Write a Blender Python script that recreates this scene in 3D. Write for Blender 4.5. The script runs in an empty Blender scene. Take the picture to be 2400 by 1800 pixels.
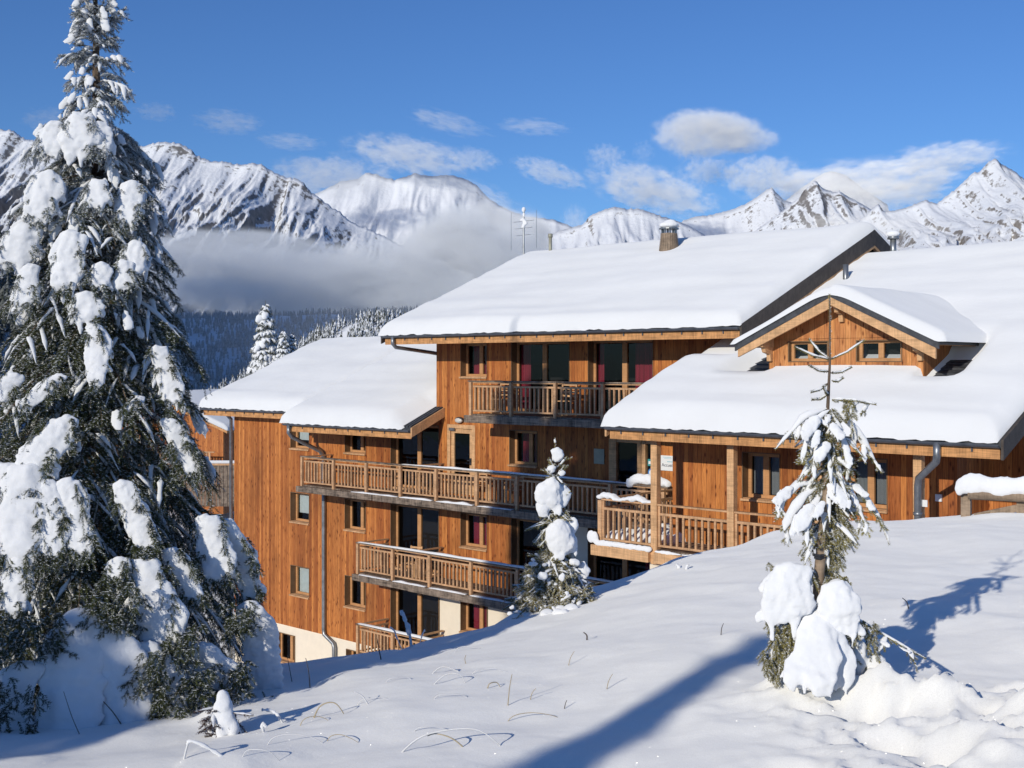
import bpy, math, random
import numpy as np
from mathutils import Vector, Matrix, noise as mn
R = math.radians
rnd = random.Random(7)
S = bpy.context.scene
COL = S.collection
F_PX, CX, CY = 2800.0, 1200.0, 857.0          # the lens of the photograph; eye level is z = 0


def at(px, py, y):
    """a photograph point at depth y (metres in front of the eye) as a place in the world"""
    return Vector(((px - CX) / F_PX * y, y, -(py - CY) / F_PX * y))


# ------------------------------------------------------------------ camera, sun, sky
cam = bpy.data.cameras.new("camera")
cam.lens = 42.0
cam.sensor_width = 36.0
cam.shift_y = -43.0 / 2400.0
cam.clip_start = 0.1
cam.clip_end = 60000.0
camo = bpy.data.objects.new("camera", cam)
camo.rotation_euler = (R(90), 0, 0)
COL.objects.link(camo)
S.camera = camo
S.view_settings.view_transform = 'Standard'
S.view_settings.look = 'None'
S.view_settings.gamma = 1.0
S.view_settings.use_curve_mapping = False
S.view_settings.exposure = 0.0
TS = Vector((-0.515, -0.857, 0.33)).normalized()   # towards the sun
EL = math.asin(TS.z)
AZ = math.atan2(TS.x, TS.y)
sun = bpy.data.lights.new("sun", 'SUN')
sun.energy = 3.25
sun.angle = R(0.5)
sun.color = (1.0, 0.93, 0.80)
suno = bpy.data.objects.new("sun", sun)
suno.rotation_euler = TS.to_track_quat('Z', 'Y').to_euler()
suno.location = TS * 60
COL.objects.link(suno)
W = bpy.data.worlds.new("World")
S.world = W
W.use_nodes = True
nt = W.node_tree
nt.nodes.clear()
wo = nt.nodes.new('ShaderNodeOutputWorld')
bg = nt.nodes.new('ShaderNodeBackground')
sky = nt.nodes.new('ShaderNodeTexSky')
sky.sky_type = 'NISHITA'
sky.sun_disc = False
sky.sun_elevation = EL
sky.sun_rotation = AZ
sky.altitude = 1900
sky.air_density = 1.25
sky.dust_density = 0.7
sky.ozone_density = 3.0
tint = nt.nodes.new('ShaderNodeMix')
tint.data_type = 'RGBA'
tint.blend_type = 'MULTIPLY'
tint.inputs[0].default_value = 1.0
tint.inputs[7].default_value = (0.31, 0.465, 0.72, 1)
nt.links.new(sky.outputs[0], tint.inputs[6])
nt.links.new(tint.outputs[2], bg.inputs[0])
bg.inputs[1].default_value = 0.15
nt.links.new(bg.outputs[0], wo.inputs[0])
S.cycles.max_bounces = 8
S.cycles.diffuse_bounces = 3
S.cycles.glossy_bounces = 3
S.cycles.transmission_bounces = 4
S.cycles.transparent_max_bounces = 24
S.cycles.volume_bounces = 2


# ------------------------------------------------------------------ helpers
def tag(o, label=None, cat=None, group=None, kind=None):
    if label: o["label"] = label
    if cat: o["category"] = cat
    if group: o["group"] = group
    if kind: o["kind"] = kind
    return o


def empty(name, loc=(0, 0, 0), rz=0.0, parent=None):
    o = bpy.data.objects.new(name, None)
    COL.objects.link(o)
    o.location = loc
    o.rotation_euler = (0, 0, rz)
    o.empty_display_size = 0.2
    if parent: o.parent = parent
    return o


def link(name, me, mat, parent=None, smooth=False):
    if mat is not None: me.materials.append(mat)
    if smooth: me.polygons.foreach_set('use_smooth', [True] * len(me.polygons))
    o = bpy.data.objects.new(name, me)
    COL.objects.link(o)
    if parent: o.parent = parent
    return o


def np_obj(name, V, F, mat, parent=None, smooth=False, attrs=None):
    V = np.asarray(V, dtype=np.float32)
    F = np.asarray(F, dtype=np.int32)
    k = F.shape[1]
    me = bpy.data.meshes.new(name)
    me.vertices.add(len(V))
    me.vertices.foreach_set('co', V.ravel())
    me.loops.add(F.size)
    me.loops.foreach_set('vertex_index', F.ravel())
    me.polygons.add(len(F))
    me.polygons.foreach_set('loop_start', np.arange(len(F), dtype=np.int32) * k)
    for a, vals in (attrs or {}).items():
        at_ = me.attributes.new(a, 'FLOAT', 'POINT')
        at_.data.foreach_set('value', np.asarray(vals, dtype=np.float32))
    me.update(calc_edges=True)
    me.validate()
    return link(name, me, mat, parent, smooth)


class MB:
    """collects boxes, prisms, tubes and sheets; build() links them as ONE mesh object"""
    def __init__(s):
        s.v = []
        s.f = []

    def add(s, vs, fs):
        n = len(s.v)
        s.v += [tuple(v) for v in vs]
        s.f += [tuple(i + n for i in f) for f in fs]
        return s

    def box(s, x0, x1, y0, y1, z0, z1):
        return s.add([(x0, y0, z0), (x1, y0, z0), (x1, y1, z0), (x0, y1, z0), (x0, y0, z1), (x1, y0, z1), (x1, y1, z1), (x0, y1, z1)],
                     [(0, 3, 2, 1), (4, 5, 6, 7), (0, 1, 5, 4), (1, 2, 6, 5), (2, 3, 7, 6), (3, 0, 4, 7)])

    def beam(s, a, b, w, h, up=(0, 0, 1)):
        a = Vector(a); b = Vector(b)
        d = (b - a).normalized()
        side = d.cross(Vector(up))
        if side.length < 1e-4: side = Vector((1, 0, 0))
        side.normalize()
        u = side.cross(d).normalized()
        vs = []
        for p in (a, b):
            for i, j in ((-1, -1), (1, -1), (1, 1), (-1, 1)):
                vs.append(p + side * (i * w / 2) + u * (j * h / 2))
        return s.add(vs, [(0, 1, 2, 3), (7, 6, 5, 4), (0, 4, 5, 1), (1, 5, 6, 2), (2, 6, 7, 3), (3, 7, 4, 0)])

    def prism(s, poly, x0, x1):
        """poly in (y, z), extruded along x"""
        n = len(poly)
        vs = [(x0, y, z) for y, z in poly] + [(x1, y, z) for y, z in poly]
        fs = [tuple(range(n)), tuple(range(2 * n - 1, n - 1, -1))]
        for i in range(n):
            j = (i + 1) % n
            fs.append((i, i + n, j + n, j))
        return s.add(vs, fs)

    def prism_y(s, poly, y0, y1):
        """poly in (x, z), extruded along y"""
        n = len(poly)
        vs = [(x, y0, z) for x, z in poly] + [(x, y1, z) for x, z in poly]
        fs = [tuple(range(n - 1, -1, -1)), tuple(range(n, 2 * n))]
        for i in range(n):
            j = (i + 1) % n
            fs.append((i, j, j + n, i + n))
        return s.add(vs, fs)

    def tube(s, pts, rad, n=8, cap=True):
        pts = [Vector(p) for p in pts]
        if not isinstance(rad, (list, tuple)): rad = [rad] * len(pts)
        t0 = (pts[1] - pts[0]).normalized()
        ref = Vector((0, 0, 1)) if abs(t0.z) < 0.9 else Vector((1, 0, 0))
        nrm = t0.cross(ref).normalized()
        vs = []; fs = []
        m = len(pts)
        for i, p in enumerate(pts):
            if i == 0: t = t0
            elif i == m - 1: t = (pts[-1] - pts[-2]).normalized()
            else: t = ((pts[i + 1] - p).normalized() + (p - pts[i - 1]).normalized()).normalized()
            nrm = (nrm - t * nrm.dot(t)).normalized()
            bi = t.cross(nrm)
            for k in range(n):
                a = 2 * math.pi * k / n
                vs.append(p + (nrm * math.cos(a) + bi * math.sin(a)) * rad[i])
        for i in range(m - 1):
            for k in range(n):
                k2 = (k + 1) % n
                fs.append((i * n + k, i * n + k2, (i + 1) * n + k2, (i + 1) * n + k))
        if cap:
            fs.append(tuple(range(n - 1, -1, -1)))
            fs.append(tuple(range((m - 1) * n, m * n)))
        return s.add(vs, fs)

    def ball(s, c, r, seg=8, rings=6):
        if not isinstance(r, (tuple, list)): r = (r, r, r)
        vs = [(c[0], c[1], c[2] - r[2])]
        for i in range(1, rings):
            th = math.pi * i / rings - math.pi / 2
            for k in range(seg):
                a = 2 * math.pi * k / seg
                vs.append((c[0] + r[0] * math.cos(th) * math.cos(a), c[1] + r[1] * math.cos(th) * math.sin(a), c[2] + r[2] * math.sin(th)))
        vs.append((c[0], c[1], c[2] + r[2]))
        fs = []
        for k in range(seg):
            fs.append((0, 1 + (k + 1) % seg, 1 + k))
            for i in range(rings - 2):
                a = 1 + i * seg
                fs.append((a + k, a + (k + 1) % seg, a + seg + (k + 1) % seg, a + seg + k))
            b = 1 + (rings - 2) * seg
            fs.append((b + k, b + (k + 1) % seg, len(vs) - 1))
        return s.add(vs, fs)

    def sheet(s, x0, x1, z0, z1, y, holes=()):
        """a wall sheet facing -y with rectangular openings"""
        xs = sorted({x0, x1} | {min(max(v, x0), x1) for h in holes for v in h[:2]})
        zs = sorted({z0, z1} | {min(max(v, z0), z1) for h in holes for v in h[2:4]})
        for i in range(len(xs) - 1):
            for j in range(len(zs) - 1):
                cx, cz = (xs[i] + xs[i + 1]) / 2, (zs[j] + zs[j + 1]) / 2
                if any(h[0] < cx < h[1] and h[2] < cz < h[3] for h in holes): continue
                s.add([(xs[i], y, zs[j]), (xs[i + 1], y, zs[j]), (xs[i + 1], y, zs[j + 1]), (xs[i], y, zs[j + 1])], [(0, 1, 2, 3)])
        return s

    def build(s, name, mat, parent=None, smooth=False, bevel=0.0):
        me = bpy.data.meshes.new(name)
        me.from_pydata(s.v, [], s.f)
        me.update()
        o = link(name, me, mat, parent, smooth)
        if bevel:
            m = o.modifiers.new("bevel", 'BEVEL')
            m.width = bevel
            m.segments = 2
            m.limit_method = 'ANGLE'
        return o


def lumps(name, balls, voxel, mat, parent=None, rough=0.0, rsize=0.1, smooth_it=6, fine=0.0):
    """snow: overlapping balls welded into one soft body"""
    b = MB()
    for c, r in balls: b.ball(c, r, 10, 8)
    o = b.build(name, mat, parent, True)
    m = o.modifiers.new("weld", 'REMESH')
    m.mode = 'VOXEL'
    m.voxel_size = voxel
    m.use_smooth_shade = True
    m = o.modifiers.new("soften", 'SMOOTH')
    m.factor = 0.6
    m.iterations = smooth_it
    if rough:
        t = bpy.data.textures.get("snow_grain_%g" % rsize) or bpy.data.textures.new("snow_grain_%g" % rsize, 'CLOUDS')
        t.noise_scale = rsize
        t.noise_depth = 3
        m = o.modifiers.new("grain", 'DISPLACE')
        m.texture = t
        m.texture_coords = 'GLOBAL'
        m.strength = rough
        m.mid_level = 0.5
        if fine:
            t2_ = bpy.data.textures.get('snow_fine') or bpy.data.textures.new('snow_fine', 'CLOUDS')
            t2_.noise_scale = 0.03
            t2_.noise_depth = 2
            m = o.modifiers.new('fine', 'DISPLACE')
            m.texture = t2_
            m.texture_coords = 'GLOBAL'
            m.strength = fine
            m.mid_level = 0.5
    return o


# ------------------------------------------------------------------ materials
def mat_new(name):
    m = bpy.data.materials.new(name)
    m.use_nodes = True
    return m, m.node_tree, m.node_tree.nodes['Principled BSDF']


def N(t, typ, **kw):
    n = t.nodes.new(typ)
    for k, v in kw.items():
        if isinstance(k, str) and hasattr(n, k): setattr(n, k, v)
    return n


def ramp(t, src, stops):
    r = t.nodes.new('ShaderNodeValToRGB')
    cr = r.color_ramp
    while len(cr.elements) > 1: cr.elements.remove(cr.elements[-1])
    cr.elements[0].position = stops[0][0]
    c = stops[0][1]
    cr.elements[0].color = (*c, 1) if len(c) == 3 else c
    for p, c in stops[1:]:
        e = cr.elements.new(p)
        e.color = (*c, 1) if len(c) == 3 else c
    t.links.new(src, r.inputs[0])
    return r.outputs[0]


def math_n(t, op, a, b=None, c=None):
    n = t.nodes.new('ShaderNodeMath')
    n.operation = op
    for i, v in enumerate((a, b, c)):
        if v is None: continue
        if isinstance(v, (int, float)): n.inputs[i].default_value = v
        else: t.links.new(v, n.inputs[i])
    return n.outputs[0]


def mix_c(t, fac, a, b, mode='MIX'):
    n = t.nodes.new('ShaderNodeMix')
    n.data_type = 'RGBA'
    n.blend_type = mode
    for i, v in ((0, fac), (6, a), (7, b)):
        if isinstance(v, (int, float)): n.inputs[i].default_value = v
        elif isinstance(v, tuple): n.inputs[i].default_value = (*v, 1)
        else: t.links.new(v, n.inputs[i])
    return n.outputs[2]


def coords(t, scale=(1, 1, 1), kind='Object', loc=(0, 0, 0)):
    tc = t.nodes.new('ShaderNodeTexCoord')
    mp = t.nodes.new('ShaderNodeMapping')
    mp.inputs['Scale'].default_value = scale
    mp.inputs['Location'].default_value = loc
    t.links.new(tc.outputs[kind], mp.inputs['Vector'])
    return mp.outputs[0]


def noise_n(t, vec, scale, detail=4, rough=0.55, dist=0.0):
    n = t.nodes.new('ShaderNodeTexNoise')
    n.inputs['Scale'].default_value = scale
    n.inputs['Detail'].default_value = detail
    n.inputs['Roughness'].default_value = rough
    n.inputs['Distortion'].default_value = dist
    if vec is not None: t.links.new(vec, n.inputs['Vector'])
    return n.outputs['Fac']


def bump(t, b, h, strength, dist=0.02):
    n = t.nodes.new('ShaderNodeBump')
    n.inputs['Strength'].default_value = strength
    n.inputs['Distance'].default_value = dist
    t.links.new(h, n.inputs['Height'])
    t.links.new(n.outputs[0], b.inputs['Normal'])


def simple(name, c, rough=0.6, metal=0.0, var=0.25, scale=6.0, stretch=(1, 1, 1), spec=0.5):
    m, t, b = mat_new(name)
    v = noise_n(t, coords(t, stretch), scale, 5, 0.6)
    dark = tuple(x * (1 - var) for x in c)
    light = tuple(min(1, x * (1 + var)) for x in c)
    t.links.new(ramp(t, v, [(0.3, dark), (0.7, light)]), b.inputs['Base Color'])
    b.inputs['Roughness'].default_value = rough
    b.inputs['Metallic'].default_value = metal
    b.inputs['Specular IOR Level'].default_value = spec
    return m


def wood_planks(name, c, width=0.125, dark_seam=0.45, tone=0.32):
    """upright boards: every board its own tone, long grain, knots, a thin groove between boards"""
    m, t, b = mat_new(name)
    tc = t.nodes.new('ShaderNodeTexCoord')
    sp = t.nodes.new('ShaderNodeSeparateXYZ')
    t.links.new(tc.outputs['Object'], sp.inputs[0])
    along = math_n(t, 'ADD', sp.outputs[0], sp.outputs[1])
    q = math_n(t, 'DIVIDE', along, width)
    bid = math_n(t, 'FLOOR', q)
    fr = math_n(t, 'SUBTRACT', q, bid)
    wn = t.nodes.new('ShaderNodeTexWhiteNoise')
    wn.noise_dimensions = '1D'
    t.links.new(bid, wn.inputs['W'])
    # grain coordinates: squeezed across, stretched along, shifted board by board
    cb = t.nodes.new('ShaderNodeCombineXYZ')
    t.links.new(math_n(t, 'MULTIPLY', along, 14.0), cb.inputs[0])
    t.links.new(math_n(t, 'MULTIPLY', wn.outputs['Value'], 37.0), cb.inputs[1])
    t.links.new(math_n(t, 'MULTIPLY_ADD', sp.outputs[2], 1.1, wn.outputs['Value']), cb.inputs[2])
    g = noise_n(t, cb.outputs[0], 2.2, 6, 0.65, 0.4)
    base = ramp(t, g, [(0.28, tuple(x * y for x, y in zip(c, (0.52, 0.44, 0.4)))), (0.5, c), (0.72, tuple(min(1, x * y) for x, y in zip(c, (1.28, 1.38, 1.6))))])
    tone_v = math_n(t, 'MULTIPLY_ADD', wn.outputs['Value'], tone * 2, 1 - tone)
    tone_g = math_n(t, 'MULTIPLY_ADD', wn.outputs['Value'], tone * 2.7, 1 - tone * 1.35)
    tn = t.nodes.new('ShaderNodeCombineColor')
    for i in range(3): t.links.new(tone_g if i else tone_v, tn.inputs[i])
    base = mix_c(t, 1.0, base, tn.outputs[0], 'MULTIPLY')
    # weather: broad patches
    wv = noise_n(t, coords(t, (0.5, 0.5, 0.22)), 1.3, 4, 0.6)
    base = mix_c(t, 1.0, base, ramp(t, wv, [(0.3, (0.60, 0.58, 0.6)), (0.52, (0.98, 0.96, 0.95)), (0.7, (1.14, 1.14, 1.12))]), 'MULTIPLY')
    # knots
    vr = t.nodes.new('ShaderNodeTexVoronoi')
    vr.inputs['Scale'].default_value = 1.0
    kc = t.nodes.new('ShaderNodeCombineXYZ')
    t.links.new(math_n(t, 'MULTIPLY', along, 9.0), kc.inputs[0])
    t.links.new(math_n(t, 'MULTIPLY', sp.outputs[2], 3.2), kc.inputs[2])
    t.links.new(kc.outputs[0], vr.inputs['Vector'])
    kn = ramp(t, vr.outputs['Distance'], [(0.10, (0.26, 0.16, 0.12)), (0.19, (0.78, 0.72, 0.7)), (0.3, (1, 1, 1))])
    base = mix_c(t, 0.9, base, kn, 'MULTIPLY')
    edge = math_n(t, 'ABSOLUTE', math_n(t, 'SUBTRACT', fr, 0.5))
    seam = ramp(t, edge, [(0.455, (1, 1, 1)), (0.485, (dark_seam,) * 3)])
    base = mix_c(t, 1.0, base, seam, 'MULTIPLY')
    t.links.new(base, b.inputs['Base Color'])
    b.inputs['Roughness'].default_value = 0.62
    b.inputs['Specular IOR Level'].default_value = 0.3
    hh = math_n(t, 'MULTIPLY_ADD', g, 0.3, seam)
    bump(t, b, hh, 0.5, 0.01)
    return m


def wood_plain(name, c, var=0.3, rough=0.65):
    m, t, b = mat_new(name)
    tc = t.nodes.new('ShaderNodeTexCoord')
    g = noise_n(t, coords(t, (5, 5, 5)), 1.0, 3, 0.5)
    g2 = noise_n(t, coords(t, (2.0, 16, 40)), 1.0, 5, 0.6, 0.6)
    gz = noise_n(t, coords(t, (40, 40, 2.0)), 1.0, 5, 0.6, 0.6)
    mixed = math_n(t, 'MULTIPLY_ADD', math_n(t, 'ADD', g2, gz), 0.35, math_n(t, 'MULTIPLY', g, 0.3))
    t.links.new(ramp(t, mixed, [(0.40, tuple(x * (1 - var) for x in c)), (0.5, c), (0.60, tuple(min(1, x * (1 + var)) for x in c))]), b.inputs['Base Color'])
    b.inputs['Roughness'].default_value = rough
    b.inputs['Specular IOR Level'].default_value = 0.3
    bump(t, b, mixed, 0.25, 0.01)
    return m


def snow_mat(name, c=(0.82, 0.83, 0.845), fine=55.0, fs=0.12, broad=5.0, bs=0.25, coarse_dist=0.03):
    m, t, b = mat_new(name)
    co = coords(t)
    v = noise_n(t, co, broad, 5, 0.55)
    h = noise_n(t, co, fine, 3, 0.7)
    t.links.new(ramp(t, v, [(0.3, tuple(x * 0.97 for x in c)), (0.7, tuple(min(0.96, x * 1.02) for x in c))]), b.inputs['Base Color'])
    b.inputs['Roughness'].default_value = 0.6
    b.inputs['Specular IOR Level'].default_value = 0.25
    b.inputs['Diffuse Roughness'].default_value = 0.6
    n1 = t.nodes.new('ShaderNodeBump')
    n1.inputs['Strength'].default_value = bs
    n1.inputs['Distance'].default_value = coarse_dist
    t.links.new(v, n1.inputs['Height'])
    n2 = t.nodes.new('ShaderNodeBump')
    n2.inputs['Strength'].default_value = fs
    n2.inputs['Distance'].default_value = 0.006
    t.links.new(h, n2.inputs['Height'])
    t.links.new(n1.outputs[0], n2.inputs['Normal'])
    t.links.new(n2.outputs[0], b.inputs['Normal'])
    return m


M = {}
M['cladding'] = wood_planks("larch_cladding", (0.46, 0.162, 0.041), tone=0.29)
M['dormer'] = wood_planks("pale_larch_cladding", (0.55, 0.235, 0.08), tone=0.2)
M['light'] = wood_plain("sawn_larch", (0.60, 0.355, 0.18))
M['fascia'] = wood_plain("fascia_larch", (0.52, 0.26, 0.105), 0.42)
M['frame'] = wood_plain("window_larch", (0.50, 0.26, 0.115), 0.18)
M['grey'] = wood_plain("weathered_wood", (0.19, 0.145, 0.11), 0.75)
M['rail'] = wood_plain("weathered_rail", (0.53, 0.315, 0.17), 0.32)
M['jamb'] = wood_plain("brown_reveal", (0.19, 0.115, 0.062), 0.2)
M['dark'] = wood_plain("dark_board", (0.085, 0.07, 0.06), 0.3)
M['log'] = wood_plain("old_log", (0.27, 0.2, 0.14), 0.35)
M['plaster'] = simple("cream_plaster", (0.80, 0.71, 0.575), 0.9, 0, 0.04, 3)
M['slate'] = simple("slate_grey_tiles", (0.055, 0.058, 0.066), 0.55, 0, 0.4, 9)
M['zinc'] = simple("grey_zinc", (0.27, 0.285, 0.30), 0.38, 0.65, 0.3, 5)
M['gutter'] = simple("slate_grey_gutter", (0.115, 0.125, 0.145), 0.42, 0.4, 0.3, 5)
M['interior'] = simple("room_darkness", (0.010, 0.009, 0.010), 0.9)  # near-black: the darkness of unlit rooms is put into this colour
M['curtain'] = simple("dark_red_curtain", (0.24, 0.016, 0.035), 0.9, 0, 0.4, 1.5, (12, 12, 0.2))
M['greyblind'] = simple("grey_blind", (0.2, 0.215, 0.22), 0.8, 0, 0.08)
M['blind'] = simple("pale_blind", (0.55, 0.6, 0.58), 0.8, 0, 0.08)
M['white'] = simple("white_plate", (0.8, 0.81, 0.82), 0.45, 0, 0.02)
M['ink'] = simple("dark_ink", (0.06, 0.06, 0.1), 0.6, 0, 0.0)
M['pale_ink'] = simple("pale_blue_ink", (0.35, 0.55, 0.62), 0.6, 0, 0.0)
M['teal'] = simple("teal_print", (0.05, 0.32, 0.33), 0.5, 0, 0.05)
M['blue'] = simple("blue_print", (0.06, 0.22, 0.55), 0.5, 0, 0.05)
M['panelgrey'] = simple("grey_green_panel", (0.36, 0.35, 0.27), 0.5, 0.2, 0.1)
M['lamp'] = simple("pale_lamp_glass", (0.62, 0.6, 0.55), 0.2, 0, 0.1)
M['black'] = simple("black_fitting", (0.03, 0.03, 0.035), 0.4, 0, 0.2)
M['snow'] = snow_mat("snow", fine=30, fs=0.10, broad=2.5, bs=0.18)
M['roofsnow'] = snow_mat("roof_snow", (0.79, 0.80, 0.81), fine=14, fs=0.10, broad=0.55, bs=0.35, coarse_dist=0.16)
M['treesnow'] = snow_mat("tree_snow", fine=70, fs=0.12, broad=14, bs=0.35, coarse_dist=0.02)


def glass_mat():
    m, t, b = mat_new("window_glass")
    out = t.nodes['Material Output']
    tr = t.nodes.new('ShaderNodeBsdfTransparent')
    tr.inputs[0].default_value = (0.78, 0.80, 0.82, 1)
    gl = t.nodes.new('ShaderNodeBsdfGlossy')
    gl.inputs['Roughness'].default_value = 0.03
    gl.inputs[0].default_value = (0.9, 0.95, 1, 1)
    fr = t.nodes.new('ShaderNodeFresnel')
    fr.inputs[0].default_value = 1.5
    bp = t.nodes.new('ShaderNodeBump')
    bp.inputs['Strength'].default_value = 0.08
    bp.inputs['Distance'].default_value = 0.05
    t.links.new(noise_n(t, coords(t), 1.3, 2), bp.inputs['Height'])
    t.links.new(bp.outputs[0], gl.inputs['Normal'])
    mx = t.nodes.new('ShaderNodeMixShader')
    t.links.new(math_n(t, 'MULTIPLY', fr.outputs[0], 0.75), mx.inputs[0])
    t.links.new(tr.outputs[0], mx.inputs[1])
    t.links.new(gl.outputs[0], mx.inputs[2])
    t.links.new(mx.outputs[0], out.inputs['Surface'])
    return m


M['glass'] = glass_mat()
# ------------------------------------------------------------------ the apartment chalet
# local frame: x along the front, y into the house, z up (0 = eye level)
ORG = Vector((-2.45617, 38.8547, 0.0))
RZ = -R(90 - 46.7645)
chalet = empty("apartment_chalet", ORG, RZ)
tag(chalet, "large larch-clad holiday chalet with thick snow on its stepped roofs and long wooden balconies", "building")
ROT = Matrix.Rotation(RZ, 3, 'Z')


def house_to_world(x, y, z):
    return ORG + ROT @ Vector((x, y, z))


SL = 0.41
zA = lambda y: -1.62 + 0.42 * (y + 0.6)      # roof surfaces
zB = lambda y: 1.0 + 0.41 * (y + 1.6)
zC = lambda y: -1.35 + 0.41 * (y + 5.1)

WIN = []      # (x0, x1, z0, z1, wall y, kind)
for zf in (-4.15, -6.85, -9.55):
    lo = 1.10
    WIN.append((-7.87, -6.77, zf + lo, zf + lo + 1.06, 0.0, 'A1'))
    WIN.append((-4.69, -3.58, zf + lo, zf + lo + 1.06, 0.0, 'A2'))
    WIN.append((-2.24, 0.10, zf + 0.05, zf + 2.18, 0.0, 'F'))
WIN += [(-8.82, -7.66, -11.05, -10.0, 0.0, 'P'), (-4.62, -3.55, -11.2, -9.98, 0.0, 'P')]
for zf in (-1.45, -6.85, -9.55):
    WIN.append((1.14, 2.29, zf + 1.10, zf + 2.16, 0.0, 'B1' if zf > -9 else 'BP'))
for zf, k in ((-1.45, 'FR'), (-6.85, 'FD')):
    WIN.append((3.36, 5.67, zf + 0.05, zf + 2.18, 0.0, k))
    WIN.append((6.40, 8.69, zf + 0.05, zf + 2.18, 0.0, k + '2'))
WIN.append((3.28, 4.40, -3.02, -1.98, 0.0, 'RC'))
WIN.append((10.2, 12.0, -6.7, -4.75, 0.0, 'P'))
WIN.append((13.66, 14.60, -3.0, -1.97, -3.3, 'C'))
WIN.append((16.20, 17.12, -3.0, -1.95, -3.3, 'C'))
DOORS = [(0.53, 1.79, -4.1, -1.88, 0.0)]
ENTR = (7.18, 8.88, -4.1, -2.06, 0.0)
front = [w[:4] for w in WIN if w[4] == 0.0] + [d[:4] for d in DOORS] + [ENTR[:4]]
cfront = [w[:4] for w in WIN if w[4] == -3.3]

w = MB()
w.sheet(-11.55, 0.12, -9.66, -1.46, 0.0, front)
w.sheet(0.12, 5.67, -7.1, 1.52, 0.0, front)
w.sheet(0.0, 0.12, -1.46, 1.52, 0.0)
w.sheet(5.67, 11.9, -4.3, 1.52, 0.0, front)
w.add([(0, 0, -1.5), (0, 0, 1.5), (0, 5.4, 3.7), (0, 10.8, 1.5), (0, 10.8, -1.5)], [(0, 1, 2, 3, 4)])                    # left side of the tall block
w.add([(11.9, 0, -4.3), (11.9, 0, 1.5), (11.9, 5.4, 3.7), (11.9, 10.8, 1.5), (11.9, 10.8, -4.3)], [(4, 3, 2, 1, 0)])      # its right gable
w.add([(-11.55, 0, -9.66), (-11.55, 0, -1.46), (-11.55, 5.3, 0.75), (-11.55, 10.6, -1.46), (-11.55, 10.6, -9.66)], [(0, 1, 2, 3, 4)])
w.add([(-11.55, 10.6, -9.66), (0, 10.6, -9.66), (0, 10.6, -1.5), (-11.55, 10.6, -1.5)], [(0, 1, 2, 3)])
w.add([(0, 10.8, -9.66), (19.5, 10.8, -9.66), (19.5, 10.8, 1.2), (0, 10.8, 1.2)], [(0, 1, 2, 3)])
w.sheet(11.72, 18.6, -4.15, -0.76, -3.3, cfront)
w.add([(11.72, -3.3, -4.3), (11.72, -3.3, -0.76), (11.72, 0, 0.6), (11.72, 0, -4.3)], [(0, 1, 2, 3)])
w.add([(18.6, -3.3, -4.3), (18.6, -1.7, -4.3), (18.6, -1.7, -0.1), (18.6, -3.3, -0.76)], [(0, 1, 2, 3)])
w.sheet(18.6, 19.5, -4.3, -0.1, -1.7)
w.add([(19.5, -1.7, -4.3), (19.5, 10.8, -4.3), (19.5, 10.8, 0.6), (19.5, 5.2, 2.7), (19.5, -1.7, -0.1)], [(0, 1, 2, 3, 4)])
w.build("wall", M['cladding'], chalet)

w = MB()
w.sheet(-11.55, 0.12, -14.0, -9.66, 0.035, front)
w.sheet(0.12, 5.67, -14.0, -7.1, 0.035, front)
w.sheet(5.67, 13.0, -14.0, -4.3, 0.035, front)
w.sheet(11.72, 19.5, -12.0, -4.15, -3.27, [(12.75, 14.3, -6.6, -4.75)])
w.add([(-11.55, 0.035, -14), (-11.55, 0.035, -9.66), (-11.55, 10.6, -9.66), (-11.55, 10.6, -14)], [(0, 1, 2, 3)])
w.add([(-11.55, 0.0, -9.66), (0.12, 0.0, -9.66), (0.12, 0.035, -9.66), (-11.55, 0.035, -9.66)], [(0, 1, 2, 3)])
w.box(12.03, 12.45, -4.62, -4.25, -8.0, -4.47)
w.build("base_wall", M['plaster'], chalet)

w = MB()                      # rooms behind the panes: near-black sheets, their darkness put into the colour
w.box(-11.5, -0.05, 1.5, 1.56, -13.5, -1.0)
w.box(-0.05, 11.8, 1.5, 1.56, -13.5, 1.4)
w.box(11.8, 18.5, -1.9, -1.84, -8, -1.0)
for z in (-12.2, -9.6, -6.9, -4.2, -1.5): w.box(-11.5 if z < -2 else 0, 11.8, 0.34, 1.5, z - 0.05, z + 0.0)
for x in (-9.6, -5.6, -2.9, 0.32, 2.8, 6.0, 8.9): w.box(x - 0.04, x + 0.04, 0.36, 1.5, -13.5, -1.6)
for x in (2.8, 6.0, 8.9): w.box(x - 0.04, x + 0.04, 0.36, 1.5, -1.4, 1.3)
w.build("room_interior", M['interior'], chalet)


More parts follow.
